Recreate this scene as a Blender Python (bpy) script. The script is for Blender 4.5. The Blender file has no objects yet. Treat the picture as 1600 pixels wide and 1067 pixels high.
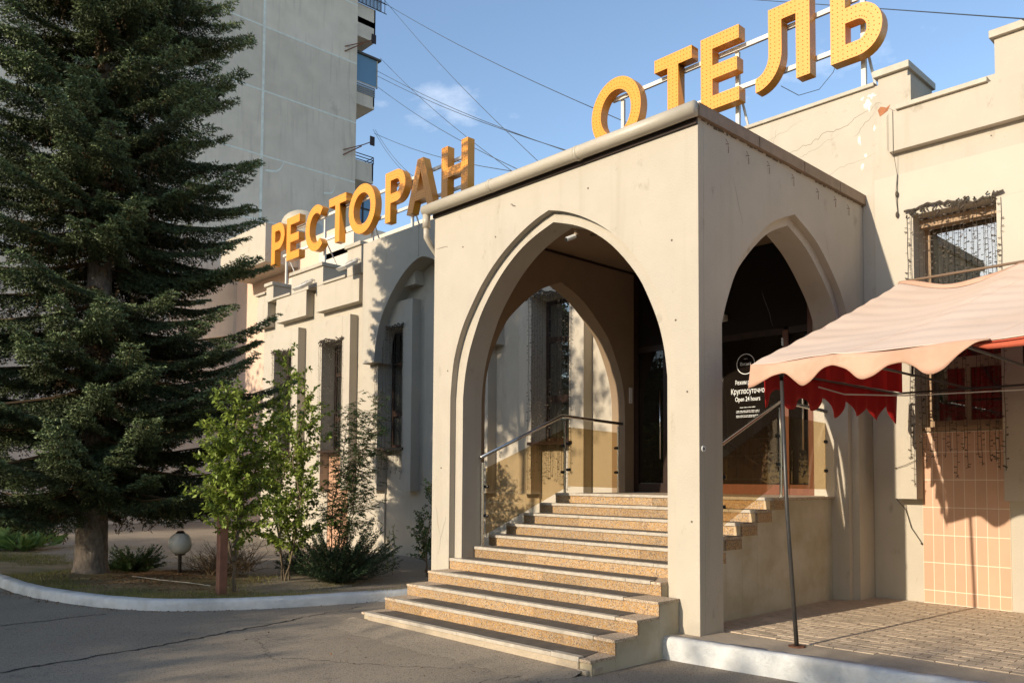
import bpy, bmesh, math, random
import numpy as np
from mathutils import Vector, Matrix
random.seed(7); rng = np.random.default_rng(7)
sc = bpy.context.scene
COL = sc.collection
# ------------------------------------------------------------------ camera
YAW, PITCH, ROLL = 0.795, 0.049, 0.005
fwd = Vector((-math.sin(YAW)*math.cos(PITCH), math.cos(YAW)*math.cos(PITCH), math.sin(PITCH)))
rt = Vector((math.cos(YAW), math.sin(YAW), 0)); up = rt.cross(fwd)
cr, sr = math.cos(ROLL), math.sin(ROLL)
rgt = cr*rt + sr*up; upv = -sr*rt + cr*up
cam = bpy.data.cameras.new('camera'); camo = bpy.data.objects.new('camera', cam); COL.objects.link(camo)
camo.matrix_world = Matrix(((rgt.x, upv.x, -fwd.x, 5.055), (rgt.y, upv.y, -fwd.y, -7.392), (rgt.z, upv.z, -fwd.z, 1.654), (0, 0, 0, 1)))
cam.sensor_width = 36; cam.lens = 1288.1/1600*36
cam.shift_x = -0.0239; cam.shift_y = 0.0941
cam.clip_start = 0.05; cam.clip_end = 3000
sc.camera = camo
# ------------------------------------------------------------------ light
SUN_EL = 19.5
SUN_DIR = Vector((0.10, 1.0, -math.tan(math.radians(SUN_EL))*math.hypot(0.1, 1.0))).normalized()
w = bpy.data.worlds.new('World'); sc.world = w; w.use_nodes = True
nt = w.node_tree; N = nt.nodes; L = nt.links
bg = N['Background']; bg.inputs['Strength'].default_value = 0.15
sky = N.new('ShaderNodeTexSky'); sky.sky_type = 'NISHITA'; sky.sun_disc = False
sky.sun_elevation = math.radians(SUN_EL)
sky.sun_rotation = math.atan2(-SUN_DIR.x, -SUN_DIR.y)
sky.air_density = 1.0; sky.dust_density = 0.5; sky.ozone_density = 1.4; sky.altitude = 150
tc = N.new('ShaderNodeTexCoord')
mp = N.new('ShaderNodeMapping'); mp.inputs['Scale'].default_value = (1, 1, 2.2); mp.inputs['Location'].default_value = (3.1, 0.4, 0.2)
nz = N.new('ShaderNodeTexNoise'); nz.inputs['Scale'].default_value = 5.0; nz.inputs['Detail'].default_value = 9; nz.inputs['Roughness'].default_value = 0.6
rp = N.new('ShaderNodeValToRGB'); rp.color_ramp.elements[0].position = 0.60; rp.color_ramp.elements[1].position = 0.80
ml = N.new('ShaderNodeMath'); ml.operation = 'MULTIPLY'; ml.inputs[1].default_value = 0.45
mx = N.new('ShaderNodeMix'); mx.data_type = 'RGBA'; mx.inputs[7].default_value = (6.2, 6.3, 6.6, 1)
L.new(tc.outputs['Generated'], mp.inputs[0]); L.new(mp.outputs[0], nz.inputs['Vector']); L.new(nz.outputs['Fac'], rp.inputs[0])
L.new(rp.outputs[0], ml.inputs[0]); L.new(ml.outputs[0], mx.inputs[0]); L.new(sky.outputs[0], mx.inputs[6]); L.new(mx.outputs[2], bg.inputs['Color'])
sun = bpy.data.lights.new('sun', 'SUN'); suno = bpy.data.objects.new('sun', sun); COL.objects.link(suno)
sun.energy = 3.45; sun.angle = math.radians(0.55); sun.color = (1.0, 0.87, 0.68)
suno.rotation_euler = SUN_DIR.to_track_quat('-Z', 'Y').to_euler()
sc.view_settings.view_transform = 'Standard'; sc.view_settings.look = 'None'; sc.view_settings.gamma = 1
sc.view_settings.use_curve_mapping = False; sc.view_settings.exposure = 0.74
sc.cycles.max_bounces = 8; sc.cycles.transparent_max_bounces = 12
sc.cycles.sample_clamp_indirect = 6

# ------------------------------------------------------------------ materials
def lin(c):
    return tuple(((x/255)/12.92 if x/255 <= .04045 else ((x/255+.055)/1.055)**2.4) for x in c)
MAT = {}
def M(name, a, b=None, scale=6, rough=.85, bump=.15, bscale=60, metal=0, spec=.3, big=None, bigs=.7, contrast=(.35, .68),
      island=0, streak=None, speck=None, rnd=0, trans=0, sub=None, smudge=None, stretch=(1, 1, 1)):
    m = bpy.data.materials.new(name); m.use_nodes = True; n = m.node_tree.nodes; l = m.node_tree.links
    P = n['Principled BSDF']; P.inputs['Roughness'].default_value = rough; P.inputs['Metallic'].default_value = metal
    P.inputs['Specular IOR Level'].default_value = spec
    geo = n.new('ShaderNodeNewGeometry'); pos = geo.outputs['Position']
    if stretch != (1, 1, 1):
        q = n.new('ShaderNodeMapping'); q.inputs['Scale'].default_value = stretch; l.new(pos, q.inputs[0]); pos = q.outputs[0]
    def noise(s, detail=5, vec=pos, ro=.55):
        t = n.new('ShaderNodeTexNoise'); t.inputs['Scale'].default_value = s; t.inputs['Detail'].default_value = detail
        t.inputs['Roughness'].default_value = ro; l.new(vec, t.inputs['Vector']); return t.outputs['Fac']
    def ramp(f, p0, p1):
        t = n.new('ShaderNodeMapRange'); t.inputs[1].default_value = p0; t.inputs[2].default_value = p1; l.new(f, t.inputs[0]); return t.outputs[0]
    def mix(f, c0, c1):
        t = n.new('ShaderNodeMix'); t.data_type = 'RGBA'
        if hasattr(f, 'links') or hasattr(f, 'is_linked'): l.new(f, t.inputs[0])
        else: t.inputs[0].default_value = f
        for s, c in ((6, c0), (7, c1)):
            if isinstance(c, tuple): t.inputs[s].default_value = (*c, 1)
            else: l.new(c, t.inputs[s])
        return t.outputs[2]
    col = a
    if b is not None: col = mix(ramp(noise(scale), *contrast), a, b)
    if big is not None: col = mix(ramp(noise(bigs, 4), .48, .78), col, big)
    if streak is not None:
        q = n.new('ShaderNodeMapping'); q.inputs['Scale'].default_value = (5, 5, .35); l.new(geo.outputs['Position'], q.inputs[0])
        col = mix(ramp(noise(1, 6, q.outputs[0]), .55, .85), col, streak)
    if smudge is not None:
        (c, s_, p0, p1) = smudge
        q = n.new('ShaderNodeMapping'); q.inputs['Scale'].default_value = (1, 1, .6); l.new(geo.outputs['Position'], q.inputs[0])
        col = mix(ramp(noise(s_, 8, q.outputs[0], .7), p0, p1), col, c)
    if speck is not None:
        for (c, s, th) in speck:
            t = n.new('ShaderNodeTexVoronoi'); t.inputs['Scale'].default_value = s; l.new(pos, t.inputs['Vector'])
            hs = n.new('ShaderNodeSeparateColor'); l.new(t.outputs['Color'], hs.inputs[0])
            col = mix(ramp(hs.outputs[0], th, th+.05), col, c)
    if rnd:
        oi = n.new('ShaderNodeObjectInfo'); hv = n.new('ShaderNodeHueSaturation')
        v = n.new('ShaderNodeMapRange'); v.inputs[3].default_value = 1-rnd; v.inputs[4].default_value = 1+rnd; l.new(oi.outputs['Random'], v.inputs[0])
        l.new(v.outputs[0], hv.inputs['Value'])
        if isinstance(col, tuple): hv.inputs['Color'].default_value = (*col, 1)
        else: l.new(col, hv.inputs['Color'])
        col = hv.outputs[0]
    if island:
        hv = n.new('ShaderNodeHueSaturation'); v = n.new('ShaderNodeMapRange'); v.inputs[3].default_value = 1-island; v.inputs[4].default_value = 1+island
        l.new(geo.outputs['Random Per Island'], v.inputs[0]); l.new(v.outputs[0], hv.inputs['Value'])
        if isinstance(col, tuple): hv.inputs['Color'].default_value = (*col, 1)
        else: l.new(col, hv.inputs['Color'])
        col = hv.outputs[0]
    if isinstance(col, tuple): P.inputs['Base Color'].default_value = (*col, 1)
    else: l.new(col, P.inputs['Base Color'])
    if bump:
        bp = n.new('ShaderNodeBump'); bp.inputs['Strength'].default_value = bump; bp.inputs['Distance'].default_value = .02
        l.new(noise(bscale, 6), bp.inputs['Height']); l.new(bp.outputs[0], P.inputs['Normal'])
    if trans:
        out = n['Material Output']; tb = n.new('ShaderNodeBsdfTranslucent'); ms = n.new('ShaderNodeMixShader'); ms.inputs[0].default_value = trans
        if isinstance(col, tuple): tb.inputs[0].default_value = (*col, 1)
        else: l.new(col, tb.inputs[0])
        l.new(P.outputs[0], ms.inputs[1]); l.new(tb.outputs[0], ms.inputs[2]); l.new(ms.outputs[0], out.inputs[0])
    MAT[name] = m; return m
def glass_mat(name, tint, gloss=.0, opac=.0, dark=(.01, .01, .01), ior=1.5):
    """thin pane: tinted see-through plus a Fresnel mirror"""
    m = bpy.data.materials.new(name); m.use_nodes = True; n = m.node_tree.nodes; l = m.node_tree.links
    n.remove(n['Principled BSDF']); out = n['Material Output']
    t = n.new('ShaderNodeBsdfTransparent'); t.inputs[0].default_value = (*tint, 1)
    g = n.new('ShaderNodeBsdfGlossy'); g.inputs['Roughness'].default_value = gloss
    lw = n.new('ShaderNodeLayerWeight'); lw.inputs[0].default_value = .5
    pw_ = n.new('ShaderNodeMath'); pw_.operation = 'POWER'; pw_.inputs[1].default_value = 4.5; l.new(lw.outputs['Facing'], pw_.inputs[0])
    r0_ = ((ior-1)/(ior+1))**2
    f = n.new('ShaderNodeMapRange'); f.inputs[3].default_value = r0_; f.inputs[4].default_value = 1; l.new(pw_.outputs[0], f.inputs[0])
    m2 = n.new('ShaderNodeMixShader'); l.new(f.outputs[0], m2.inputs[0]); l.new(g.outputs[0], m2.inputs[2])
    if opac:
        d = n.new('ShaderNodeBsdfDiffuse'); d.inputs[0].default_value = (*dark, 1)
        m1 = n.new('ShaderNodeMixShader'); m1.inputs[0].default_value = opac
        l.new(t.outputs[0], m1.inputs[1]); l.new(d.outputs[0], m1.inputs[2]); l.new(m1.outputs[0], m2.inputs[1])
    else: l.new(t.outputs[0], m2.inputs[1])
    l.new(m2.outputs[0], out.inputs[0]); MAT[name] = m; return m

plaster = M('cream_plaster', (.465, .413, .335), (.437, .387, .312), 2.2, .9, .2, 45, big=(.41, .372, .31), bigs=.6, streak=(.40, .35, .275), smudge=((.27, .225, .165), 3.2, .60, .80))
plaster_in = M('porch_interior_paint', (.29, .205, .13), (.26, .185, .12), 3, .85, .1, 40)  # shade inside the porch put into the colour, darker copy of the cream
plaster_flank = M('flank_plaster', (.52, .385, .24), (.47, .35, .215), 3, .9, .15, 40, streak=(.40, .30, .2))
coping = M('coping_metal', (.46, .41, .33), (.38, .335, .26), 5, .55, .05, 30)
flash = M('brown_flashing', (.26, .18, .12), (.2, .14, .09), 8, .5, .05, 30)
pvc = M('cream_pipe_paint', (.46, .41, .325), (.42, .37, .29), 4, .45, .03, 20, spec=.5)
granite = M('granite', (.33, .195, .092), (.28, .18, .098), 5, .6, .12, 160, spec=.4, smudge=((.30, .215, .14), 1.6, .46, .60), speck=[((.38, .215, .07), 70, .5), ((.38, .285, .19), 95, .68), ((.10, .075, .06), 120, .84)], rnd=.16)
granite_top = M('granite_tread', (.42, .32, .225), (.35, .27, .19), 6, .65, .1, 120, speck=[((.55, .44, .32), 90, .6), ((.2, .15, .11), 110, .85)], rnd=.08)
nosing_m = M('worn_aluminium_nosing', (.46, .41, .34), (.36, .31, .25), 14, .5, .1, 80, spec=.5)
mat_m = M('worn_rubber_mat', (.085, .07, .056), (.13, .105, .08), 9, .9, .2, 120)
base_m = M('step_side_render', (.40, .34, .235), (.48, .43, .33), 3, .9, .3, 40, big=(.55, .5, .42), bigs=1.6)
steel = M('brushed_steel', (.55, .53, .5), None, rough=.22, bump=0, metal=1)
black_m = M('black_fitting', (.02, .02, .02), None, rough=.4, bump=0)
wood_m = M('red_brown_frame', (.16, .055, .025), (.12, .04, .02), 5, .35, .04, 40, spec=.5, stretch=(8, 8, 1))
dark_frame = M('dark_brown_frame', (.035, .018, .012), (.025, .014, .01), 6, .4, .03, 30)
asphalt = M('asphalt', (.32, .262, .195), (.275, .225, .168), 1.2, .92, .5, 110, big=(.235, .193, .14), bigs=.5, smudge=((.12, .10, .08), 1.7, .62, .78), speck=[((.34, .29, .225), 110, .86), ((.08, .07, .058), 130, .88)])
tar = M('tar_crack_fill', (.03, .028, .026), None, rough=.8, bump=.2, bscale=60)
kerbw = M('whitewashed_kerb', (.66, .66, .64), (.58, .58, .57), 7, .9, .6, 30, big=(.40, .39, .37), bigs=2.2)
conc = M('concrete_edge', (.44, .36, .265), (.37, .30, .22), 6, .92, .4, 60, speck=[((.33, .29, .23), 120, .85)])
paver_m = M('paver', (.54, .43, .31), (.47, .375, .27), 7, .9, .35, 70, rnd=.18)
joint_m = M('sand_joint', (.44, .35, .25), (.49, .40, .29), 20, .95, .4, 80)
tile_m = M('pink_tile', (.52, .305, .195), (.49, .285, .18), 3, .42, .05, 8, spec=.5, rnd=.045)
grout_m = M('tile_grout', (.72, .60, .46), None, rough=.9, bump=.1)
panel_m = M('tower_concrete', (.66, .58, .475), (.57, .50, .41), 1.1, .9, .3, 14, big=(.68, .61, .52), bigs=.25, streak=(.42, .37, .31), smudge=((.40, .36, .30), .8, .6, .8), rnd=.07)
seam_m = M('tower_seam_mortar', (.72, .74, .67), (.60, .61, .56), 4, .9, .3, 20)
winglass = glass_mat('window_glass', (.70, .70, .66), .0, .12, (.03, .03, .028), ior=3.1)
doorglass = glass_mat('door_glass', (.12, .10, .08), .0, .75, (.012, .009, .007))
railglass = glass_mat('bronze_glass', (.80, .72, .58), .0, .0)
blueglass = glass_mat('balcony_blue_glass', (.3, .4, .5), .02, .75, (.16, .30, .44))
roof_m = M('roof_felt', (.10, .095, .09), (.07, .066, .06), 2, .9, .3, 30)
sign_m = M('orange_letter_paint', (.74, .29, .028), (.71, .275, .025), 6, .38, .02, 20, spec=.5)
stud_m = M('letter_bulb_socket', (.33, .14, .02), None, rough=.4, bump=0)
white_metal = M('white_metal', (.62, .60, .56), (.55, .53, .49), 8, .5, .03, 20)
bark = M('spruce_bark', (.27, .22, .18), (.14, .11, .09), 18, .95, .9, 26, stretch=(1, 1, .45))
bark2 = M('young_bark', (.20, .15, .10), (.13, .10, .065), 20, .9, .4, 50)
needle = M('spruce_needles', (.085, .110, .042), (.060, .080, .032), 1.6, .6, 0, island=.45, spec=.3, big=(.072, .084, .032), bigs=.9)
needle_tip = M('spruce_tips', (.19, .24, .105), (.14, .185, .075), 1.8, .55, 0, island=.35, spec=.3)
needle_dead = M('dry_spruce_twigs', (.155, .10, .05), (.10, .066, .036), 2.5, .8, 0, island=.4)
leaf1 = M('bright_leaves', (.30, .37, .07), (.21, .28, .05), 2.5, .42, 0, island=.45, trans=.38, spec=.4)
leaf2 = M('dark_leaves', (.07, .12, .032), (.05, .09, .026), 3, .5, 0, island=.35, trans=.25, spec=.35)
leaf3 = M('juniper_leaves', (.045, .075, .03), (.03, .055, .025), 4, .6, 0, island=.4)
leaf4 = M('hosta_leaves', (.22, .32, .10), (.14, .24, .06), 3, .5, 0, island=.3, trans=.3)
soil = M('dry_soil_lawn', (.30, .215, .12), (.20, .155, .075), 2.2, .95, .8, 30, big=(.12, .13, .045), bigs=.9)
grass_m = M('grass_blades', (.20, .21, .06), (.30, .25, .10), 1.2, .8, 0, island=.4, trans=.2)
mulch_m = M('needle_mulch', (.27, .15, .07), (.17, .095, .045), 20, .95, .9, 50, island=.3)
awn_m = M('awning_cloth_pink', (.67, .53, .435), (.64, .50, .405), 1.2, .75, .10, 25, big=(.60, .45, .345), bigs=.7, trans=.04, smudge=((.50, .40, .31), 2.2, .60, .85))
awn_edge = M('awning_valance_cloth', (.63, .38, .27), (.57, .33, .23), 2.2, .75, .1, 25, big=(.42, .26, .17), bigs=2, trans=.06, smudge=((.34, .22, .14), 4, .56, .8))
awn_in = M('awning_lining_red', (.42, .012, .012), (.36, .010, .010), 3, .7, .1, 20, trans=.22)
awn_coral = M('awning_hem_coral', (.58, .13, .07), (.52, .115, .06), 3, .7, .1, 20, trans=.1)
pole_m = M('dark_pole_paint', (.030, .030, .032), (.05, .045, .04), 9, .4, .06, 30, spec=.5)
rust_m = M('rusty_steel', (.20, .09, .05), (.12, .055, .03), 20, .8, .3, 50)
pipe_brown = M('brown_pipe', (.17, .115, .075), None, rough=.5, bump=.05)
garl_m = M('garland_cable', (.055, .045, .035), (.09, .07, .05), 20, .8, .2, 50)
cable_m = M('overhead_cable', (.05, .055, .06), None, rough=.6, bump=0)
patch_w = M('bare_white_render', (.74, .70, .61), (.66, .62, .54), 8, .95, .3, 40)
patch_o = M('exposed_brick', (.42, .17, .075), (.30, .12, .06), 12, .95, .5, 40)
crack_m = M('crack_line', (.12, .10, .08), None, rough=.95, bump=0)
plastic_w = M('white_plastic', (.7, .7, .68), None, rough=.4, bump=0)
redpost = M('terracotta_post_paint', (.27, .13, .085), (.20, .095, .065), 6, .8, .3, 40)
globe_m = M('opal_globe', (.60, .58, .55), (.50, .48, .44), 9, .3, 0, spec=.5)
tancol = M('tan_window_frame', (.36, .24, .14), (.30, .2, .12), 6, .6, .05, 30)
curtain_m = M('pale_curtain', (.56, .55, .51), (.40, .39, .36), 9, .9, .1, 20, stretch=(6, 6, .2))
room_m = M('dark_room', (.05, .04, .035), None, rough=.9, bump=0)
louver_m = M('grey_louvre', (.20, .22, .24), None, rough=.5, bump=0)
ornament_m = M('black_wrought_iron', (.015, .015, .015), None, rough=.5, bump=.1)
redwall_m = M('red_brick_wall', (.30, .11, .07), (.22, .08, .05), 8, .9, .3, 30)

# ------------------------------------------------------------------ helpers
WLOC = {}
def link(o, parent=None, wloc=(0, 0, 0)):
    COL.objects.link(o)
    WLOC[o.name] = Vector(wloc)
    if parent is not None:
        o.parent = parent; o.location = Vector(wloc) - WLOC[parent.name]
    else: o.location = wloc
    return o
def tag(o, label=None, cat=None, group=None, kind=None):
    if label: o['label'] = label
    if cat: o['category'] = cat
    if group: o['group'] = group
    if kind: o['kind'] = kind
    return o
def thing(name, loc, label, cat, group=None):
    return tag(link(bpy.data.objects.new(name, None), None, loc), label, cat, group)
class B:
    def __init__(s): s.v = []; s.f = []
    def add(s, vs, fs):
        o = len(s.v); s.v += [tuple(v) for v in vs]; s.f += [tuple(i+o for i in f) for f in fs]; return s
    def quad(s, a, b, c, d): return s.add((a, b, c, d), ((0, 1, 2, 3),))
    def box(s, x0, x1, y0, y1, z0, z1):
        return s.add(((x0, y0, z0), (x1, y0, z0), (x1, y1, z0), (x0, y1, z0), (x0, y0, z1), (x1, y0, z1), (x1, y1, z1), (x0, y1, z1)),
                     ((0, 3, 2, 1), (4, 5, 6, 7), (0, 1, 5, 4), (1, 2, 6, 5), (2, 3, 7, 6), (3, 0, 4, 7)))
    def tube(s, pts, r, n=8, caps=True, r1=None, rl=None, jit=0):
        pts = [Vector(p) for p in pts]; m = len(pts); o = len(s.v)
        t0 = (pts[1]-pts[0]).normalized(); ref = Vector((0, 0, 1)) if abs(t0.z) < .9 else Vector((1, 0, 0))
        for i, p in enumerate(pts):
            t = (pts[min(i+1, m-1)]-pts[max(i-1, 0)]).normalized()
            u = t.cross(ref).normalized(); vv = t.cross(u)
            rr = r if r1 is None else r+(r1-r)*i/(m-1)
            if rl: rr = rl[i]
            r0q = rr
            for k in range(n):
                rr = r0q*(1+random.uniform(-jit, jit)) if jit else r0q
                a = 2*math.pi*k/n; s.v.append(tuple(p+u*math.cos(a)*rr+vv*math.sin(a)*rr))
        for i in range(m-1):
            for k in range(n):
                s.f.append((o+i*n+k, o+i*n+(k+1) % n, o+(i+1)*n+(k+1) % n, o+(i+1)*n+k))
        if caps: s.f.append(tuple(o+k for k in range(n))[::-1]); s.f.append(tuple(o+(m-1)*n+k for k in range(n)))
        return s
    def ball(s, c, r, n=16, m=10, zs=1):
        o = len(s.v)
        for i in range(m+1):
            th = math.pi*i/m
            for k in range(n):
                a = 2*math.pi*k/n; s.v.append((c[0]+r*math.sin(th)*math.cos(a), c[1]+r*math.sin(th)*math.sin(a), c[2]+zs*r*math.cos(th)))
        for i in range(m):
            for k in range(n): s.f.append((o+i*n+k, o+(i+1)*n+k, o+(i+1)*n+(k+1) % n, o+i*n+(k+1) % n))
        return s
    def make(s, name, mat, parent=None, loc=None, smooth=False, bevel=0, label=None, fixn=True):
        if loc is None: loc = tuple(WLOC[parent.name]) if parent is not None else (0, 0, 0)
        me = bpy.data.meshes.new(name)
        L0 = Vector(loc); me.from_pydata([tuple(Vector(v)-L0) for v in s.v], [], s.f); me.materials.append(mat)
        if fixn:
            bm = bmesh.new(); bm.from_mesh(me); bmesh.ops.recalc_face_normals(bm, faces=bm.faces); bm.to_mesh(me); bm.free()
        if smooth: me.polygons.foreach_set('use_smooth', [True]*len(me.polygons))
        o = bpy.data.objects.new(name, me); link(o, parent, loc)
        if bevel:
            b = o.modifiers.new('bevel', 'BEVEL'); b.width = bevel; b.segments = 2; b.limit_method = 'ANGLE'
        if label: o['label'] = label
        return o
def np_mesh(name, V, F, mat, parent=None, loc=None, extra=None, smooth=False):
    """V (n,3) world; F (m,k) uniform"""
    if loc is None: loc = tuple(WLOC[parent.name]) if parent is not None else (0, 0, 0)
    V = V - np.array(loc); me = bpy.data.meshes.new(name); k = F.shape[1]
    me.vertices.add(len(V)); me.vertices.foreach_set('co', V.astype(np.float32).ravel())
    me.loops.add(F.size); me.loops.foreach_set('vertex_index', F.astype(np.int32).ravel())
    me.polygons.add(len(F)); me.polygons.foreach_set('loop_start', np.arange(0, F.size, k, dtype=np.int32))
    if smooth: me.polygons.foreach_set('use_smooth', np.ones(len(F), bool))
    me.update(calc_edges=True); me.materials.append(mat)
    o = bpy.data.objects.new(name, me); return link(o, parent, loc)
def inst(name, me, parent, loc):
    return link(bpy.data.objects.new(name, me), parent, loc)
def ribbon(pts, wdt, axis, side, off=.0015):
    """thin raised crack strip on a plane axis=const; pts in the 2 other coords"""
    b = B()
    for i in range(len(pts)-1):
        (a0, z0), (a1, z1) = pts[i], pts[i+1]; d = Vector((a1-a0, z1-z0)); n_ = Vector((-d.y, d.x)).normalized()
        w0 = wdt*(.4+.6*math.sin(math.pi*(i+.2)/len(pts))); w1 = wdt*(.4+.6*math.sin(math.pi*(i+1.2)/len(pts)))
        q = [(a0-n_.x*w0, z0-n_.y*w0), (a1-n_.x*w1, z1-n_.y*w1), (a1+n_.x*w1, z1+n_.y*w1), (a0+n_.x*w0, z0+n_.y*w0)]
        if axis == 'Y': b.quad(*[(p[0], side, p[1]) for p in q])
        elif axis == 'X': b.quad(*[(side, p[0], p[1]) for p in q])
        else: b.quad(*[(p[0], p[1], side) for p in q])
    return b
def wobble(p0, p1, n, amp, seed=0):
    r = random.Random(seed); out = []; o = 0
    for i in range(n+1):
        t = i/n; o = o*.6+r.uniform(-amp, amp) if 0 < i < n else 0
        dx, dy = p1[0]-p0[0], p1[1]-p0[1]; ln = math.hypot(dx, dy)
        out.append((p0[0]+dx*t-dy/ln*o, p0[1]+dy*t+dx/ln*o))
    return out
def smoothpoly(p, it=2):
    for _ in range(it):
        q = [p[0]]
        for a, b in zip(p[:-1], p[1:]):
            q += [(a[0]*.75+b[0]*.25, a[1]*.75+b[1]*.25), (a[0]*.25+b[0]*.75, a[1]*.25+b[1]*.75)]
        p = q+[p[-1]]
    return p
def arch_layer(b, axis, a0, a1, zb, zt, c, half, d0, d1, zbr=None):
    """wall slab a0..a1 x zb..zt with a pointed opening from the bottom up; d0..d1 is the depth"""
    prof = smoothpoly(half)
    lft = [(c-h, z) for h, z in prof]; rht = [(c+h, z) for h, z in prof]
    lft = [(lft[0][0], zb)]+lft; rht = [(rht[0][0], zb if zbr is None else zbr)]+rht
    za = prof[-1][1]
    P3 = (lambda a, d, z: (a, d, z)) if axis == 'Y' else (lambda a, d, z: (d, a, z))
    for d in (d0, d1):
        for s, e in ((lft, a0), (rht, a1)):
            for i in range(len(s)-1):
                b.quad(P3(e, d, s[i][1]), P3(s[i][0], d, s[i][1]), P3(s[i+1][0], d, s[i+1][1]), P3(e, d, s[i+1][1]))
        b.add([P3(a0, d, za), P3(c, d, za), P3(a1, d, za), P3(a1, d, zt), P3(a0, d, zt)], ((0, 1, 2, 3, 4),))
    for s in (lft, rht):
        for i in range(len(s)-1): b.quad(P3(s[i][0], d0, s[i][1]), P3(s[i][0], d1, s[i][1]), P3(s[i+1][0], d1, s[i+1][1]), P3(s[i+1][0], d0, s[i+1][1]))
    b.quad(P3(a0, d0, zt), P3(a1, d0, zt), P3(a1, d1, zt), P3(a0, d1, zt))
    for e, s in ((a0, lft), (a1, rht)):
        zz = [q[1] for q in s]+[zt]
        for i in range(len(zz)-1): b.quad(P3(e, d0, zz[i]), P3(e, d1, zz[i]), P3(e, d1, zz[i+1]), P3(e, d0, zz[i+1]))
        b.quad(P3(e, d0, s[0][1]), P3(e, d1, s[0][1]), P3(s[0][0], d1, s[0][1]), P3(s[0][0], d0, s[0][1]))
    return b

# ================================================================== GROUND
ZA = -.231
KL = [(-60, -6.5), (-30, -4.9), (-20, -4.35), (-14.5, -4.1), (-12.0, -4.0), (-10.0, -3.98), (-8.6, -3.7), (-7.75, -3.42), (-7.05, -3.05), (-6.6, -2.55), (-6.25, -1.95), (-6.02, -1.4), (-5.85, -.85), (-5.7, -.3), (-5.52, .25), (-5.35, .8)]
KL = [KL[0]]+smoothpoly(KL, 1)[1:-1]+[KL[-1]]
g = B(); g.quad((-400, -400, ZA), (400, -400, ZA), (400, 400, ZA), (-400, 400, ZA))
tag(g.make('asphalt_ground', asphalt), kind='structure')
for i, (a, b_, wd) in enumerate([((-4.05, -6.4), (-4.52, -3.9), .022), ((-4.52, -3.9), (-5.13, -1.8), .018), ((-5.13, -1.8), (-5.42, -.7), .010), ((-7.08, -5.6), (-7.2, -3.62), .014), ((-.95, -2.9), (-.62, -1.5), .005), ((-3.0, -3.2), (-1.4, -2.2), .005), ((-4.2, -2.9), (-3.0, -3.3), .004), ((-.6, -1.9), (1.2, -2.3), .005)]):
    pts = wobble(a, b_, 40, .035, i); bb = B()
    for k in range(len(pts)-1):
        (x0, y0), (x1, y1) = pts[k], pts[k+1]; wq = wd*(.45+random.random()*.8); d = Vector((x1-x0, y1-y0)).normalized(); n_ = (-d.y*wq, d.x*wq)
        bb.quad((x0-n_[0], y0-n_[1], ZA+.004), (x1-n_[0], y1-n_[1], ZA+.004), (x1+n_[0], y1+n_[1], ZA+.004), (x0+n_[0], y0+n_[1], ZA+.004))
    tag(bb.make('asphalt_crack', tar if wd > .01 else crack_m), kind='structure')
rmp = B(); n_ = 30; rr_ = random.Random(5); pr = None
for k in range(n_+1):
    x = -4.45+4.1*k/n_; yo = -1.95+rr_.uniform(-.06, .06)+(.3 if k in (0, n_) else 0); h_ = .062-.02*k/n_
    cur = [(x, yo, ZA+.002), (x, (yo-1.46)/2, ZA+h_*.45), (x, -1.46, ZA+h_), (x, -1.2, ZA+h_)]
    if pr:
        for m in range(3): rmp.quad(pr[m], cur[m], cur[m+1], pr[m+1])
    pr = cur
tag(rmp.make('asphalt_ramp', asphalt, smooth=True, fixn=False), kind='structure')
# left kerb
def kerb_sweep(path, prof, name, mat, seed=1, amp=.004):
    r = random.Random(seed); pts = []
    for (a, b_) in zip(path[:-1], path[1:]):
        n_ = max(1, int(math.dist(a, b_)/.12)) if math.dist(a, b_) < 5 else 4
        for k in range(n_): pts.append((a[0]+(b_[0]-a[0])*k/n_, a[1]+(b_[1]-a[1])*k/n_))
    pts.append(path[-1]); bb = B(); m = len(prof)
    for i, p in enumerate(pts):
        q0 = pts[max(0, i-1)]; q1 = pts[min(len(pts)-1, i+1)]; d = Vector((q1[0]-q0[0], q1[1]-q0[1])).normalized(); n_ = Vector((-d.y, d.x))
        for (o, z) in prof: bb.v.append((p[0]+n_.x*(o+r.uniform(-amp, amp)), p[1]+n_.y*(o+r.uniform(-amp, amp)), z+r.uniform(-amp, amp)*.5))
    for i in range(len(pts)-1):
        for k in range(m-1): bb.f.append((i*m+k, i*m+k+1, (i+1)*m+k+1, (i+1)*m+k))
    bb.f.append(tuple(range(m))); bb.f.append(tuple((len(pts)-1)*m+k for k in range(m)))
    return bb.make(name, mat, smooth=True)
o = kerb_sweep(KL, [(-.03, ZA-.05), (-.02, ZA+.04), (-.012, -.13), (.0, -.10), (.03, -.083), (.16, -.08), (.19, -.1), (.2, -.3)], 'kerb', kerbw)
tag(o, kind='structure')
o = kerb_sweep([(-.30, -.30), (.4, -.25), (1.5, -.16), (3.0, -.05), (8, .35), (40, 3)], [(-.0, ZA-.05), (.0, -.04), (.012, -.012), (.03, .0), (.155, .0), (.16, -.02), (.165, -.3)], 'kerb', kerbw, 3, .006)
tag(o, kind='structure')
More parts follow.
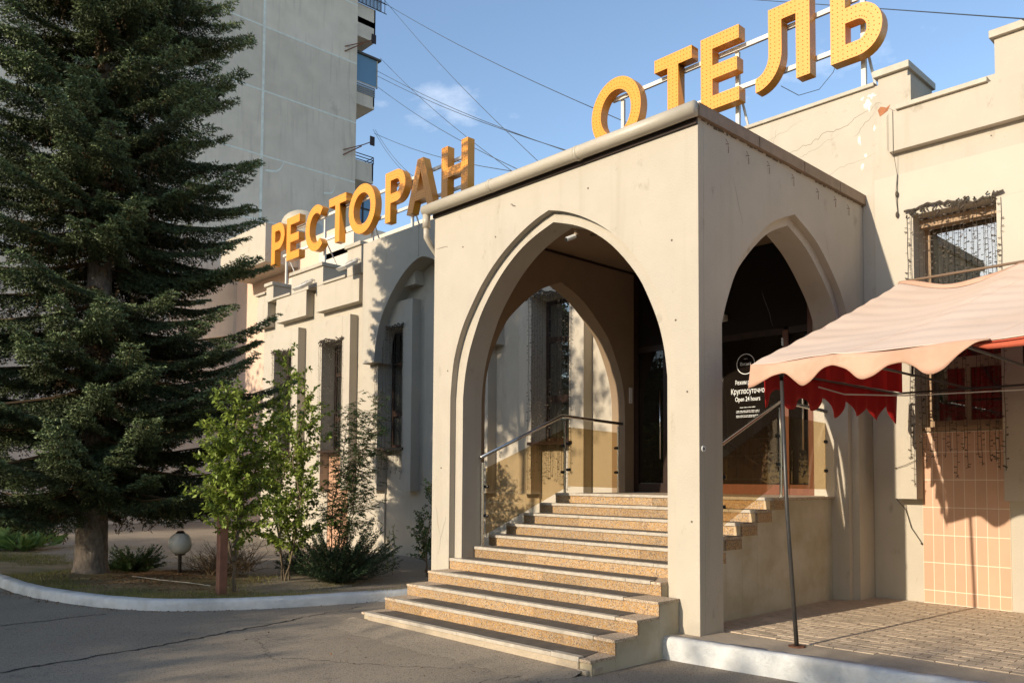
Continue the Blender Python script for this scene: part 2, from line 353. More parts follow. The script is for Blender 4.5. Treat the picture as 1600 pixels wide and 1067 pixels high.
# lawn
nx, ny = 150, 60
xs = np.linspace(-40, -4.3, nx); V = []; 
def kerb_y(x):
    ks = sorted(KL); return float(np.interp(x, [k[0] for k in ks], [k[1] for k in ks]))
def lawn_z(x, y):
    d = y-kerb_y(x)
    z = -.12-.14*min(1, max(0, (d-.3)/2.5))
    z += .16*math.exp(-((x+10.3)**2+(y+1.3)**2)/.9)
    z += .10*math.exp(-((x+11.4)**2+(y+2.6)**2)/.5)
    return z+.012*math.sin(x*3.1+y*2.3)+.008*math.sin(x*7.7-y*5.1)
F = []
for x in xs:
    y0 = kerb_y(x)+.12 if x < -5.4 else .9
    for j in range(ny):
        y = y0+(5.0-y0)*j/(ny-1); V.append((x, y, lawn_z(x, y)))
for i in range(nx-1):
    for j in range(ny-1): F.append((i*ny+j, (i+1)*ny+j, (i+1)*ny+j+1, i*ny+j+1))
lawn = np_mesh('lawn_ground', np.array(V), np.array(F), soil, smooth=True); tag(lawn, kind='structure')
ap = B(); ap.box(-30, -4.67, 2.35, 4.6, -.4, -.235)
tag(ap.make('concrete_path', conc), kind='structure')
for k in range(6):
    pass
# right pavement: concrete edge, paved field
pe = B(); pe.add([(-.35, -.16, -.3), (12, .55, -.3), (12, 12, -.3), (-.35, 12, -.3), (-.35, -.16, -.012), (12, .55, -.012), (12, 12, -.012), (-.35, 12, -.012)], ((0, 1, 2, 3), (4, 5, 6, 7), (0, 1, 5, 4), (1, 2, 6, 5), (2, 3, 7, 6), (3, 0, 4, 7)))
pave = tag(pe.make('pavement', joint_m), kind='structure')
ce = B(); 
ce.add([(-.34, -.15, -.02), (12, .56, -.02), (12, 1.0, -.02), (-.34, .36, -.02), (-.34, -.15, -.001), (12, .56, -.001), (12, 1.0, -.001), (-.34, .36, -.001)], ((4, 5, 6, 7), (0, 1, 5, 4), (2, 3, 7, 6), (1, 2, 6, 5), (3, 0, 4, 7)))
tag(ce.make('pavement_concrete_edge', conc, pave))
pm = B(); pw, pl = .098, .198
pm.add([(-pl/2, -pw/2, -.02), (pl/2, -pw/2, -.02), (pl/2, pw/2, -.02), (-pl/2, pw/2, -.02), (-pl/2+.0015, -pw/2+.0015, .0), (pl/2-.0015, -pw/2+.0015, .0), (pl/2-.0015, pw/2-.0015, .0), (-pl/2+.0015, pw/2-.0015, .0)], ((4, 5, 6, 7), (0, 1, 5, 4), (1, 2, 6, 5), (2, 3, 7, 6), (3, 0, 4, 7)))
pmesh = None; cnt = 0; rest = B(); cells = []
for j in range(42):
    for i in range(30):
        x = -.22+i*.206+(.103 if j % 2 else 0); y = .45+j*.1035
        if y < .43+.055*(x+.35)+.02 or y > 4.33 or x < -.3+.1 or x > 4.6: continue
        if x < .0 and y < .52: continue
        cells.append((x, y))
cells.sort(key=lambda p: math.dist(p, (1.6, .3))); 
for k, (x, y) in enumerate(cells):
    z = -.004+random.uniform(-.0018, .0018); rz = random.uniform(-.03, .03)
    if k < 300 and x < 3.6:
        if pmesh is None:
            o = pm.make('paver', paver_m, pave, loc=(0, 0, 0), fixn=False); pmesh = o.data
        else:
            o = bpy.data.objects.new('paver', pmesh); COL.objects.link(o); o.parent = pave
        o.location = (x, y, z); o.rotation_euler = (random.uniform(-.006, .006), random.uniform(-.006, .006), rz)
    else:
        c_, s_ = math.cos(rz), math.sin(rz); rest.add([(x+v[0]*c_-v[1]*s_, y+v[0]*s_+v[1]*c_, z+v[2]) for v in pm.v], pm.f)
tag(rest.make('paver_field', paver_m, pave, fixn=False), kind='stuff')

# ================================================================== PORCH
TOP = 5.58; XL = -4.66; YD = 4.33
porch = thing('entrance_porch', (-2.3, 2.1, 0), 'cream plastered entrance porch with pointed arches on three sides above the granite stairs', 'porch')
HA = [(1.975, 2.8), (1.93, 3.24), (1.855, 3.5), (1.725, 3.79), (1.545, 4.05), (1.285, 4.37), (.95, 4.66), (.58, 4.88), (.25, 5.02), (0, 5.085)]
HB = [(1.80, 2.8), (1.765, 3.1), (1.69, 3.4), (1.56, 3.7), (1.39, 4.02), (1.04, 4.42), (.70, 4.68), (.38, 4.84), (0, 4.955)]
SA = [(1.74, 2.8), (1.72, 3.2), (1.64, 3.5), (1.5, 3.8), (1.32, 4.13), (1.16, 4.31), (.85, 4.58), (.57, 4.78), (.3, 4.89), (0, 5.0)]
SB = [(1.64, 2.8), (1.62, 3.15), (1.54, 3.45), (1.4, 3.75), (1.22, 4.06), (1.06, 4.23), (.76, 4.49), (.49, 4.68), (.24, 4.79), (0, 4.88)]
b = B(); arch_layer(b, 'Y', XL, 0, -.3, TOP, -2.28, HA, 0, .1); b.make('front_wall', plaster, porch, bevel=.006)
b = B(); arch_layer(b, 'Y', XL+.002, -.002, -.3, TOP-.002, -2.29, HB, .1, .45); b.make('front_arch_inner_band', plaster, porch, bevel=.006)
b = B(); arch_layer(b, 'X', .102, YD, -.3, TOP-.001, 2.12, SA, -.0, -.1); b.make('side_wall', plaster, porch, bevel=.006, label='porch side wall in shade with pointed arch')
b = B(); arch_layer(b, 'X', .452, YD, -.3, TOP-.003, 2.12, SB, -.1, -.45); b.make('side_arch_inner_band', plaster, porch, bevel=.006)
b = B(); arch_layer(b, 'X', .102, YD, -.3, TOP-.001, 2.3, SA, XL, XL+.1); b.make('side_wall', plaster, porch, label='porch far side wall with pointed arch')
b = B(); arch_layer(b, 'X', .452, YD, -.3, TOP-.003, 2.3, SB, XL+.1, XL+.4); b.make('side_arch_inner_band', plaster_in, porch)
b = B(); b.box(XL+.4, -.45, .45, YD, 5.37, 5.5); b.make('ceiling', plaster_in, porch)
b = B(); b.box(XL+.4, XL+.42, .45, YD, 5.33, 5.369); b.make('ceiling_trim', dark_frame, porch)
b = B(); b.add([(XL, 0, TOP), (0, 0, TOP), (0, YD, TOP+.0), (XL, YD, TOP), (XL, 0, TOP+.05), (0, 0, TOP+.05), (0, YD, TOP+.12), (XL, YD, TOP+.12)], ((4, 5, 6, 7), (0, 1, 5, 4), (1, 2, 6, 5), (2, 3, 7, 6), (3, 0, 4, 7)))
b.make('roof', roof_m, porch)
b = B(); b.add([(.0, -.04, TOP+.0), (.05, -.04, TOP+.0), (.05, YD, TOP+.0), (0, YD, TOP), (.0, -.04, TOP+.13), (.05, -.04, TOP+.13), (.05, YD, TOP+.14), (0, YD, TOP+.14)], ((0, 1, 2, 3), (4, 5, 6, 7), (0, 1, 5, 4), (1, 2, 6, 5), (2, 3, 7, 6), (3, 0, 4, 7)))
b.box(-.12, .052, -.042, YD, TOP+.131, TOP+.139)
for y in (1.2, 2.3, 3.3): b.box(.05, .056, y, y+.02, TOP, TOP+.135)
b.make('roof_edge_flashing', flash, porch)
b = B(); gy = -.1
b.tube([(-4.78, gy, TOP+.045), (-3.6, gy, TOP+.045), (-2.6, gy, TOP+.05), (-1.2, gy, TOP+.055), (.04, gy, TOP+.06)], .085, 16)
for x in (-3.3, -1.7): b.tube([(x, gy, TOP+.05), (x+.05, gy, TOP+.05)], .092, 16)
b.make('gutter', pvc, porch, smooth=True)
b = B(); b.box(XL-.02, .0, -.03, -.002, TOP-.07, TOP+.03); b.make('eaves_board', dark_frame, porch)  # dark strip on the wall stands in for the shadow under the gutter
b = B(); b.tube([(-4.74, gy, TOP-.02), (-4.74, gy, 5.36)], .058, 12); b.tube([(-4.74, gy, 5.40), (-4.74, gy, 5.22), (-4.745, -.02, 5.13), (-4.745, .32, 4.78), (-4.72, .38, 4.6), (-4.72, .38, -.15)], .042, 12)
b.make('downpipe', pvc, porch, smooth=True)
# flank wall under side arch + landing slab are part of stairs
# cracks, rust marks, small fixings on porch
def marks(parent, items):
    for k, (ax, side, p0, p1, n_, amp, wd) in enumerate(items):
        ribbon(wobble(p0, p1, n_, amp, k+11), wd, ax, side).make('crack', crack_m, parent, fixn=False)
marks(porch, [('Y', -.0015, (-4.5, .55), (-4.33, 1.1), 8, .02, .002), ('Y', -.0015, (-4.45, .8), (-4.58, 1.25), 6, .015, .0015),
              ('X', .0015, (1.3, 3.9), (1.55, 3.5), 6, .02, .002), ('Y', -.0015, (-4.62, 5.05), (-4.35, 5.02), 5, .01, .004), ('Y', -.0015, (-3.0, 5.33), (-2.9, 5.28), 4, .01, .008),
              ('X', .0015, (.7, 5.1), (.9, 4.6), 7, .02, .0015), ('X', .0015, (2.9, 4.95), (3.05, 4.6), 7, .02, .0015)])
r_ = random.Random(3); b = B(); y = .06
while y < 4.2:
    h = r_.uniform(.004, .03)*(1.6 if y < .6 else 1); l = r_.uniform(.03, .14); b.quad((.0012, y, TOP-h), (.0012, y+l, TOP-h*r_.uniform(.3, 1)), (.0012, y+l, TOP-.001), (.0012, y, TOP-.001)); y += l*r_.uniform(1, 1.5)
b.make('chipped_plaster_edge', crack_m, porch, fixn=False)['kind'] = 'stuff'
b = B()
for y in (.55, .98, 1.45, 2.05, 2.7, 3.2, 3.6):
    z = TOP-.13+random.uniform(-.03, .02)
    b.tube([(.002, y, z), (.035, y+.01, z-.01)], .004, 5); b.tube([(.03, y, z), (.02, y-.03, z+.04)], .003, 4); b.tube([(.02, y+.02, z-.02), (.005, y+.05, z-.09)], .003, 4)
b.make('wire_hooks', rust_m, porch)['kind'] = 'stuff'
b = B()
for (x, z) in [(-4.32, 3.2), (-4.0, 4.95), (-1.6, 5.2), (-.35, 4.3), (-.3, 3.4), (-.15, 2.6), (-.1, 1.2), (-4.45, 1.8), (-3.3, 4.95)]: b.tube([(x, -.004, z), (x, .002, z)], .012, 8)
b.make('drill_hole', crack_m, porch)
b = B(); b.tube([(-.002, .07, 1.98), (.012, .07, 1.98)], .035, 14); b.make('round_reader', plastic_w, porch)
b = B(); b.tube([(.0125, .07, 1.98), (.014, .07, 1.98)], .014, 10); b.make('reader_eye', black_m, porch)

# ================================================================== STAIRS
st = thing('entrance_staircase', (-2.3, 1, ZA), 'granite clad staircase of eleven steps with worn pale nosings and dark rubber mats', 'stairs')
zs_ = lambda i: ZA+.15*i
ys_ = lambda i: -1.448+.353*(i-1)
core = B()
for i in range(1, 12):
    y = ys_(i); z = zs_(i); y1 = ys_(i+1) if i < 11 else YD
    if i <= 4: x0, x1 = -4.23, -.255
    elif i == 5: x0, x1 = -4.20, -.49
    elif i == 6: x0, x1 = -4.085, -.49
    else: x0, x1 = -4.17, -.352
    if i > 6 and i < 11: x0r = x1
    core.box(x0+.02, x1-.012 if i <= 4 else x1, y+.03, y1+.03 if i < 11 else YD, ZA-.1, z-.03)
core.make('step_core', base_m, st, bevel=.004)
slabs = [(-4.23, -.255)]
for i in range(1, 12):
    y = ys_(i); z = zs_(i); y1 = (ys_(i+1)+.03) if i < 11 else YD
    if i <= 4: x0, x1 = -4.23, -.255
    elif i == 5: x0, x1 = -4.20, -.49
    elif i == 6: x0, x1 = -4.085, -.49
    else: x0, x1 = -4.17, -.352 if i < 11 else -.30
    # riser stones
    cuts = [x0]+sorted(x0+(x1-x0)*t for t in ((.3+.1*(i % 3), .62+.06*((i*2) % 3)) if i > 2 else (.2, .46, .74)))+[x1]
    if i > 1:
        for a, c in zip(cuts[:-1], cuts[1:]):
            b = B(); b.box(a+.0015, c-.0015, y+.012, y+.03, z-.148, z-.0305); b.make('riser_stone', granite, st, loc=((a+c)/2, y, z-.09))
    cuts2 = [x0]+[x0+(x1-x0)*t for t in (.25, .5, .75)]+[x1]
    for a, c in zip(cuts2[:-1], cuts2[1:]):
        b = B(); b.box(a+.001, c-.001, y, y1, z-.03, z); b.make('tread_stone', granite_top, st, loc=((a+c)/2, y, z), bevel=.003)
    # nosing strip
    nl = x0+(.28 if 1 < i <= 4 else .10 if i == 1 else .03); nr = {1: -.40, 2: -.53, 3: -.54, 4: -.72, 5: -.62}.get(i, x1)
    nm = 10; b = B(); r_ = random.Random(i)
    for k in range(nm):
        a = nl+(nr-nl)*k/nm; c = nl+(nr-nl)*(k+1)/nm-(.004 if r_.random() < .4 else 0); jz = r_.uniform(0, .003)
        if i == 1 and k == nm-1: jz = .012
        b.box(a, c, y-.006, y+.062, z+.001, z+.006+jz); b.box(a, c, y-.010, y-.001, z-.030, z+.006+jz)
    b.make('nosing_strip', nosing_m, st)
    if i < 11:
        b = B(); mr = {1: -.62, 2: -.66, 3: -.70, 4: -.82, 5: -.8}.get(i, x1-.02)
        b.add([(nl+.09, y+.063, z+.001), (nr+.0, y+.063, z+.001), (mr+.15 if i < 5 else mr, y1-.025, z+.001), (nl+.16, y1-.025, z+.001), (nl+.09, y+.063, z+.005), (nr, y+.063, z+.005), (mr+.15 if i < 5 else mr, y1-.025, z+.005), (nl+.16, y1-.025, z+.005)],
              ((4, 5, 6, 7), (0, 1, 5, 4), (1, 2, 6, 5), (2, 3, 7, 6), (3, 0, 4, 7)))
        b.make('rubber_mat', mat_m, st)
# broken corner of bottom step
b = B(); b.box(-.42, -.29, -1.46, -1.38, ZA, ZA+.05); b.box(-.34, -.26, -1.40, -1.25, ZA, ZA+.07); b.box(-4.1, -.42, -1.44, -1.4, ZA, ZA+.115); b.make('mortar_bed', conc, st, bevel=.012)
# flank wall (plane X=-.35) saw-tooth under steps 7..11
b = B()
for i in range(6, 12):
    y = ys_(i) if i > 6 else .44; y1 = ys_(i+1) if i < 11 else 3.86
    b.box(-.45, -.36, y, y1, -.3, zs_(i)-.035)
b.make('side_wall', plaster_flank, st)
b = B(); b.box(-.36, -.345, 2.1, 3.86, zs_(11)-.035, zs_(11)-.003); b.make('landing_edge_strip', rust_m, st)
for i in range(7, 12):
    y = ys_(i); z = zs_(i); y1 = ys_(i+1) if i < 11 else y+.33
    b = B(); b.box(-.352, -.335, y+.01, y1-.0, z-.15, z-.033); b.make('end_stone', granite, st, loc=(-.345, y, z))
for (y0, z0, s) in [(2.35, .15, .3), (.68, .08, .17)]:
    r_ = random.Random(int(y0*10)); pts = [(y0+s*.5*math.cos(a)*(.7+.5*r_.random()), z0+s*.75*math.sin(a)*(.7+.4*r_.random())+.05) for a in np.linspace(0, 6.28, 14)[:-1]]
    b = B(); b.add([(-.3585, p[0], max(p[1], .002)) for p in pts], (tuple(range(len(pts))),)); b.make('peeled_patch', patch_o if 0 else redpost, st, fixn=False)

# ================================================================== RAILINGS
def railing(name, X, label, posts, rail, glass, gside):
    t = thing(name, (X, posts[-1][0], zs_(11)), label, 'railing', 'steel and bronze glass railings of the porch stairs')
    b = B(); b.tube(rail, .026, 12); b.make('handrail', wood_m if 0 else steel, t, smooth=True)
    for (y, z0, z1) in posts:
        b = B(); b.tube([(X, y, z0), (X, y, z1)], .021, 12); b.tube([(X, y, z0), (X, y, z0+.012)], .045, 12); b.make('post', steel, t, smooth=False)
    for q in glass:
        b = B(); pts = [(X+gside, y, z) for y, z in q]; pts2 = [(X+gside+.008, y, z) for y, z in q]
        b.add(pts+pts2, ((0, 1, 2, 3), (4, 7, 6, 5), (0, 4, 5, 1), (1, 5, 6, 2), (2, 6, 7, 3), (3, 7, 4, 0))); b.make('glass_panel', railglass, t)
    for q in glass:
        for (y, zz) in ((q[0][0], .28), (q[0][0], .72), (q[1][0], .28), (q[1][0], .72)):
            k = 0 if y == q[0][0] else 1
            zb, zt_ = (q[0][1], q[3][1]) if k == 0 else (q[1][1], q[2][1]); z = zb+(zt_-zb)*zz; dy = .03 if k == 0 else -.03
            b = B(); b.tube([(X-.02, y+dy*.2, z), (X+gside+.03, y+dy*.8, z)], .024, 10); b.make('clamp', black_m, t)
    return t
ZL = zs_(11)
LXr = -4.04
railing('stair_railing', LXr, 'left hand railing of the stairs beside the far arch', [(.44, zs_(6), 1.88), (2.17, ZL, 2.58), (3.5, ZL, 2.56)],
        [(LXr, .40, 1.95), (LXr, 2.09, 2.645), (LXr, 2.2, 2.65), (LXr, 3.56, 2.60), (LXr, 3.60, 2.60)],
        [[(.49, .84), (2.12, 1.49), (2.12, 2.44), (.49, 1.80)], [(2.23, 1.53), (3.44, 1.50), (3.44, 2.44), (2.23, 2.48)]], .012)
RXr = -.42
railing('stair_railing', RXr, 'right hand railing of the stairs in front of the lettered glass door', [(2.47, ZL, 2.60), (3.81, ZL, 2.56), (1.06, zs_(8), 2.0)],
        [(RXr, .86, 1.98), (RXr, 1.0, 2.04), (RXr, 2.45, 2.675), (RXr, 2.55, 2.68), (RXr, 3.93, 2.62)],
        [[(1.12, 1.10), (2.42, 1.62), (2.42, 2.46), (1.12, 1.90)], [(2.52, 1.54), (3.76, 1.52), (3.76, 2.46), (2.52, 2.50)]], -.02)

# ================================================================== ENTRANCE DOOR WALL
YDW = 4.20
black_panel = M('black_transom_paint', (.012, .008, .006), None, rough=.7, bump=0)
ent = thing('glazed_entrance', (-2.3, YDW, ZL), 'dark glazed entrance with red brown frames at the back of the porch', 'entrance doors')
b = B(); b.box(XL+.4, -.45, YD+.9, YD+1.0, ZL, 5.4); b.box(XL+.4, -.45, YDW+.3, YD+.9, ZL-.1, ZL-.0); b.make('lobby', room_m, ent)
post = [-4.20, -3.55, -2.55, -1.27, -.86]
for x in post:
    b = B(); b.box(x-.045, x+.045, YDW-.03, YDW+.05, ZL, 5.369 if x in (-4.20, -.86) else 3.96); b.make('frame_post', dark_frame if x < -3 else wood_m, ent)
for (z0, z1) in ((ZL+.002, ZL+.16), (3.90, 4.0)):
    for a, c in zip(post[:-1], post[1:]):
        b = B(); b.box(a+.046, c-.046, YDW-.02, YDW+.04, z0, z1); b.make('frame_rail', dark_frame if (a < -3 or z0 > 3) else wood_m, ent)
for a, c in zip(post[:-1], post[1:]):
    b = B(); b.box(a+.046, c-.046, YDW, YDW+.01, ZL+.161, 3.899); b.make('glass_pane', doorglass, ent)
b = B(); b.box(-4.15, -.905, YDW, YDW+.01, 4.001, 5.368); b.make('transom_panel', black_panel, ent)
for x in (-2.47, -.97, -3.63):
    b = B(); b.tube([(x, YDW-.07, 2.1), (x, YDW-.07, 3.65)] if x > -3 else [(x, YDW-.07, 2.0), (x, YDW-.07, 3.2)], .016, 10)
    for z in (2.3, 3.05): b.tube([(x, YDW-.07, z), (x, YDW-.02, z)], .01, 8)
    b.make('door_handle', steel, ent, smooth=True)
b = B(); b.box(-2.62, -2.27, YDW-.16, YDW-.04, 4.22, 4.33); b.make('wall_heater', curtain_m, ent, bevel=.02)
b = B(); b.box(-1.33, -1.30, YDW-.035, YDW-.02, 3.72, 3.84); b.make('hinge', steel, ent)
b = B(); b.box(-.815, -.452, YDW-.04, YDW+.1, ZL, 5.368); b.make('plaster_return', plaster, ent)
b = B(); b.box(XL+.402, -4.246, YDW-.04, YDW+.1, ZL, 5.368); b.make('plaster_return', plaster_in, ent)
b = B(); b.box(XL+.402, XL+.425, 4.05, 4.12, 3.0, 3.28); b.make('intercom', plastic_w, ent)
def text(body, x, z, size, y, name='door_lettering', width=None):
    c = bpy.data.curves.new(name, 'FONT'); c.body = body; c.align_x = 'CENTER'; c.size = size; c.extrude = .0008; c.resolution_u = 3
    o = bpy.data.objects.new(name, c); dg = bpy.context.evaluated_depsgraph_get(); COL.objects.link(o); dg.update()
    me = bpy.data.meshes.new_from_object(o.evaluated_get(dg)); me.materials.clear(); me.materials.append(letter_w)
    COL.objects.unlink(o); bpy.data.objects.remove(o)
    me.name = name
    if width:
        wv = max(v.co.x for v in me.vertices)-min(v.co.x for v in me.vertices)
        for v in me.vertices: v.co.x *= width/wv
    q = bpy.data.objects.new(name, me); link(q, ent, (x, y, z)); q.rotation_euler = (math.pi/2, 0, 0); return q
letter_w = M('white_vinyl', (.78, .78, .76), None, rough=.5, bump=0)
yt = YDW-.004
text('Режим работы', -1.95, 3.175, .10, yt, width=.44)
text('Круглосуточно', -1.95, 3.025, .125, yt, width=.60)
text('Open 24 hours', -1.95, 2.905, .105, yt, width=.45)
def small_print(x, z, wdt):
    b = B(); r_ = random.Random(int(z*1000)); p = x-wdt/2
    while p < x+wdt/2:
        q = min(p+r_.uniform(.03, .08), x+wdt/2)
        while p < q:
            h = r_.uniform(.006, .012); b.quad((p, yt, z), (p+.006, yt, z), (p+.006, yt, z+h), (p, yt, z+h)); p += .0085
        p += .008
    b.make('small_print', letter_w, ent, fixn=False)
small_print(-1.95, 2.80, .28)
for z_ in (2.745, 2.722, 2.67, 2.647): small_print(-1.95, z_, .42)
b = B(); ring = []
for (r0, r1) in ((.165, .155),):
    n_ = 48
    for k in range(n_):
        a0, a1 = 2*math.pi*k/n_, 2*math.pi*(k+1)/n_
        b.quad(*[(-1.98+r*math.cos(a), yt, 3.50+r*math.sin(a)) for r, a in ((r0, a0), (r0, a1), (r1, a1), (r1, a0))])
o = b.make('ring_emblem', letter_w, ent, fixn=False)
text('Визит', -1.98, 3.48, .07, yt, width=.2); text('• • •', -1.98, 3.57, .04, yt)
# ceiling spots, camera
for (x, y) in ((-3.2, 1.9), (-3.0, 2.05), (-2.2, 3.6), (-3.3, 3.3), (-1.4, 1.8)):
    t = tag(B().tube([(x, y, 5.37), (x, y, 5.355)], .055, 16).make('ceiling_spotlight', steel, None, loc=(x, y, 5.37)), {(-3.2, 1.9): 'left one of the front pair of recessed spotlights in the porch ceiling', (-3.0, 2.05): 'right one of the front pair of recessed spotlights in the porch ceiling', (-2.2, 3.6): 'recessed porch ceiling spotlight close to the glazed doors', (-3.3, 3.3): 'recessed porch ceiling spotlight near the far side wall', (-1.4, 1.8): 'recessed porch ceiling spotlight behind the right arch pillar'}[(x, y)], 'spotlight', 'recessed spotlights in the porch ceiling')
cc = thing('security_camera', (-2.2, .3, 4.86), 'small white security camera under the tip of the big front arch', 'camera')
b = B(); b.tube([(-2.12, .36, 4.86), (-2.12, .35, 4.80)], .032, 12); b.make('mount', plaster_in, cc)
b = B(); b.tube([(-2.13, .34, 4.79), (-2.17, .22, 4.73)], .03, 14); b.make('housing', plastic_w, cc)
b = B(); b.tube([(-2.17, .221, 4.73), (-2.173, .213, 4.727)], .025, 14); b.make('lens', black_m, cc)

# ================================================================== MAIN BUILDING
YW = 4.35; YF = 4.10
bld = thing('hotel_building', (-6, YW, 0), 'cream plastered hotel and restaurant building with crenellated parapet behind the porch', 'building')
centers = [-17.3, -14.55, -11.8, -9.05, -6.3, 1.22, 3.9, 6.6]
ZS, ZT = 2.38, 5.28
# wall with window openings, split in strips
def wall_seg(b, x0, x1, z0, z1, y0=YW, y1=YW+.35): b.box(x0, x1, y0, y1, z0, z1)
b = B(); edges = [-19.0]
for c in centers: edges += [c-.52, c+.52]
edges.append(14)
skip = [(XL+.1, -.46)]
def solid(x0, x1, z0, z1):
    for (s0, s1) in skip:
        if x0 < s1 and x1 > s0 and z0 < 5.45:
            if z1 > 5.45: solid(x0, x1, 5.45, z1); z1 = 5.45
            if x0 < s0: wall_seg(b, x0, s0, z0, z1)
            if x1 > s1: wall_seg(b, s1, x1, z0, z1)
            return
    wall_seg(b, x0, x1, z0, z1)
for i in range(0, len(edges), 2): solid(edges[i], edges[i+1], -.35, 6.95)
for c in centers:
    wall_seg(b, c-.52, c+.52, ZT, 6.95)
    if c > 0: wall_seg(b, c-.52, c+.52, -.35, ZS, YW+.035, YW+.35)
    else: wall_seg(b, c-.52, c+.52, -.35, ZS, YW+.05, YW+.35)
b.make('main_wall', plaster, bld)
# upper parapet wall of the middle block and niche block
b = B(); b.box(-8.1, .70, YF, YW, 5.70, 7.26); b.box(-8.1, .70, YW, YW+.25, 6.95, 7.26); b.make('upper_wall', plaster, bld)
b = B(); b.box(.003, .70, YF+.0005, YW-.002, 3.5, 5.6995); b.box(.7005, 1.74, YF+.0005, YW-.002, 5.283, 6.9); b.box(1.7405, 14, YF+.0005, YW-.002, 3.5, 6.9); b.make('upper_wall', plaster, bld)
YH = 3.86
NP = [(1.88, 4.5), (1.82, 4.92), (1.70, 5.32), (1.56, 5.6), (1.30, 5.95), (1.05, 6.2), (.76, 6.44), (.47, 6.61), (.18, 6.725), (0, 6.75)]
b = B(); arch_layer(b, 'Y', -12.68, -7.9, 4.49, 7.53, -10.26, NP, YH, YW)
b.make('niche_hood', plaster, bld, bevel=.006)
b = B(); b.box(-12.68, -7.9, YW, YW+.25, 6.95, 7.529); b.make('niche_block_top', plaster, bld)
b = B(); b.box(-10.35, -10.338, YH-.002, YH+.01, 6.77, 7.53); b.make('expansion_joint', crack_m, bld)
b = B(); b.box(-11.75, -10.79, YF, YW-.001, 6.25, 6.9); b.make('niche_box', plaster, bld)
# attic boxes
def attic(x0, x1, top, name='attic_box'):
    b = B(); b.box(x0, x1, YF, YW, 6.21, top); b.make(name, plaster, bld, bevel=.006)
attic(-15.42, -13.24, 6.93); attic(-17.75, -15.97, 6.93); attic(-19.0, -18.3, 6.93)
b = B(); b.add([(.36, YF, 6.30), (.44, YF-.12, 6.205), (14, YF-.12, 6.205), (14, YF, 6.205), (.44, YF, 6.205), (.36, YF, 6.76), (.44, YF-.12, 6.76), (14, YF-.12, 6.76), (14, YF, 6.76)], ((1, 2, 7, 6), (0, 1, 6, 5), (1, 4, 3, 2), (5, 6, 7, 8), (0, 4, 1), (2, 3, 8, 7)))
b.make('attic_box', plaster, bld)
# bevelled ledge hints and merlons
def merlon(x0, x1, z0, z1, side=True):
    b = B(); b.box(x0, x1, YF+.001, 5.0, z0, z1); b.make('merlon', plaster, bld)
    b = B(); b.box(x0-.05, x1+.04, YF-.06, 5.04, z1, z1+.10); b.make('merlon_coping', coping, bld, bevel=.008)
merlon(-16.84, -15.07, 6.94, 7.46); merlon(-13.83, -13.16, 6.94, 7.66)
merlon(-18.4, -17.96, 6.94, 7.40)
merlon(.25, .66, 6.8, 7.36); merlon(1.76, 3.2, 6.80, 7.36); merlon(5.0, 6.6, 6.80, 7.36)
b = B()
for (x0, x1, z) in [(-17.95, -16.86, 6.93), (-15.03, -13.86, 6.93), (.55, 1.71, 6.76), (3.25, 4.9, 6.76), (6.7, 14, 6.76), (-19.05, -18.42, 7.2)]:
    yy = YF-.05 if x0 < 0 else YF-.17; b = B(); b.box(x0, x1, yy, YW+.28, z+.001, z+.065); b.make('parapet_coping', coping, bld, bevel=.006)
b = B(); b.box(-8.05, .2, YF-.04, YW+.28, 7.262, 7.315); b.make('parapet_coping', coping, bld, bevel=.006)
b = B(); b.box(-19.0, -18.41, YF+.03, YW, 6.9, 7.2); b.make('parapet_end', plaster, bld)
b = B(); b.box(-19.0, 14, YW+.35, 14, 5.5, 6.4); b.make('flat_roof', roof_m, bld)
b = B(); b.box(-19.0, -18.99, YW+.1, 14, -.3, 6.4); b.make('end_wall', plaster, bld)
# faint raised plaster field on the right
b = B(); b.box(.18, .68, YF-.006, YF, 3.5, 5.90); b.box(.68, 14, YF-.006, YF, 5.285, 5.90); b.box(1.742, 14, YF-.0055, YF, 3.5, 5.284); b.make('plaster_patch_field', M('fresh_cream_plaster', (.49, .443, .362), (.47, .425, .347), 2.5, .9, .1, 40), bld)
# surrounds, windows
win_labels = {}
def garland(c, z0, z1, parent_pos, label, seed, cat='string lights'):
    t = thing('icicle_garland', (c, YF, z1), label, cat, 'dark icicle light garlands hung over the windows')
    r_ = random.Random(seed); b = B(); yb = YF-.03
    pts = [(c-.62+1.24*k/24, yb+r_.uniform(-.02, .01), z1+.06+.05*math.sin(k*.26)+r_.uniform(-.02, .02)) for k in range(25)]
    b.tube(pts, .018, 5)
    for k in range(60):
        p = random.Random(seed*100+k); x = c-.6+1.2*p.random(); z = z1+.03+p.uniform(-.05, .07)
        b.tube([(x, yb, z), (x+p.uniform(-.06, .06), yb-.03, z+p.uniform(-.07, .03))], .011, 4)
    b.make('bunched_cable', garl_m, t)
    b = B()
    nst = 17
    for k in range(nst):
        x = c-.6+1.2*(k+r_.uniform(-.35, .35))/(nst-1); zb = z0+r_.uniform(-.15, .25); yy = yb+r_.uniform(-.01, .01)
        if abs(x-c) > .5: zb -= r_.uniform(0, .25)
        zz = z1; P_ = []
        while zz > zb: P_.append((x+r_.uniform(-.008, .008), yy+r_.uniform(-.006, .006), zz)); zz -= .22
        P_.append((x, yy, zb)); b.tube(P_, .0035, 3, caps=False)
        zz = z1-.08
        while zz > zb:
            s = r_.choice((-1, 1)); b.add([(x, yy, zz), (x+s*.038, yy-.01, zz+r_.uniform(-.012, .02)), (x+s*.036, yy-.01, zz-.008), (x, yy, zz-.007)], ((0, 1, 2, 3),)); zz -= r_.uniform(.06, .10)
        for q in range(4): 
            a = r_.uniform(0, 6.28); b.tube([(x, yy, zb), (x+.03*math.cos(a), yy-.01, zb+.03*math.sin(a))], .004, 3, caps=False)
    b.make('light_strings', garl_m, t, fixn=False)
    return t
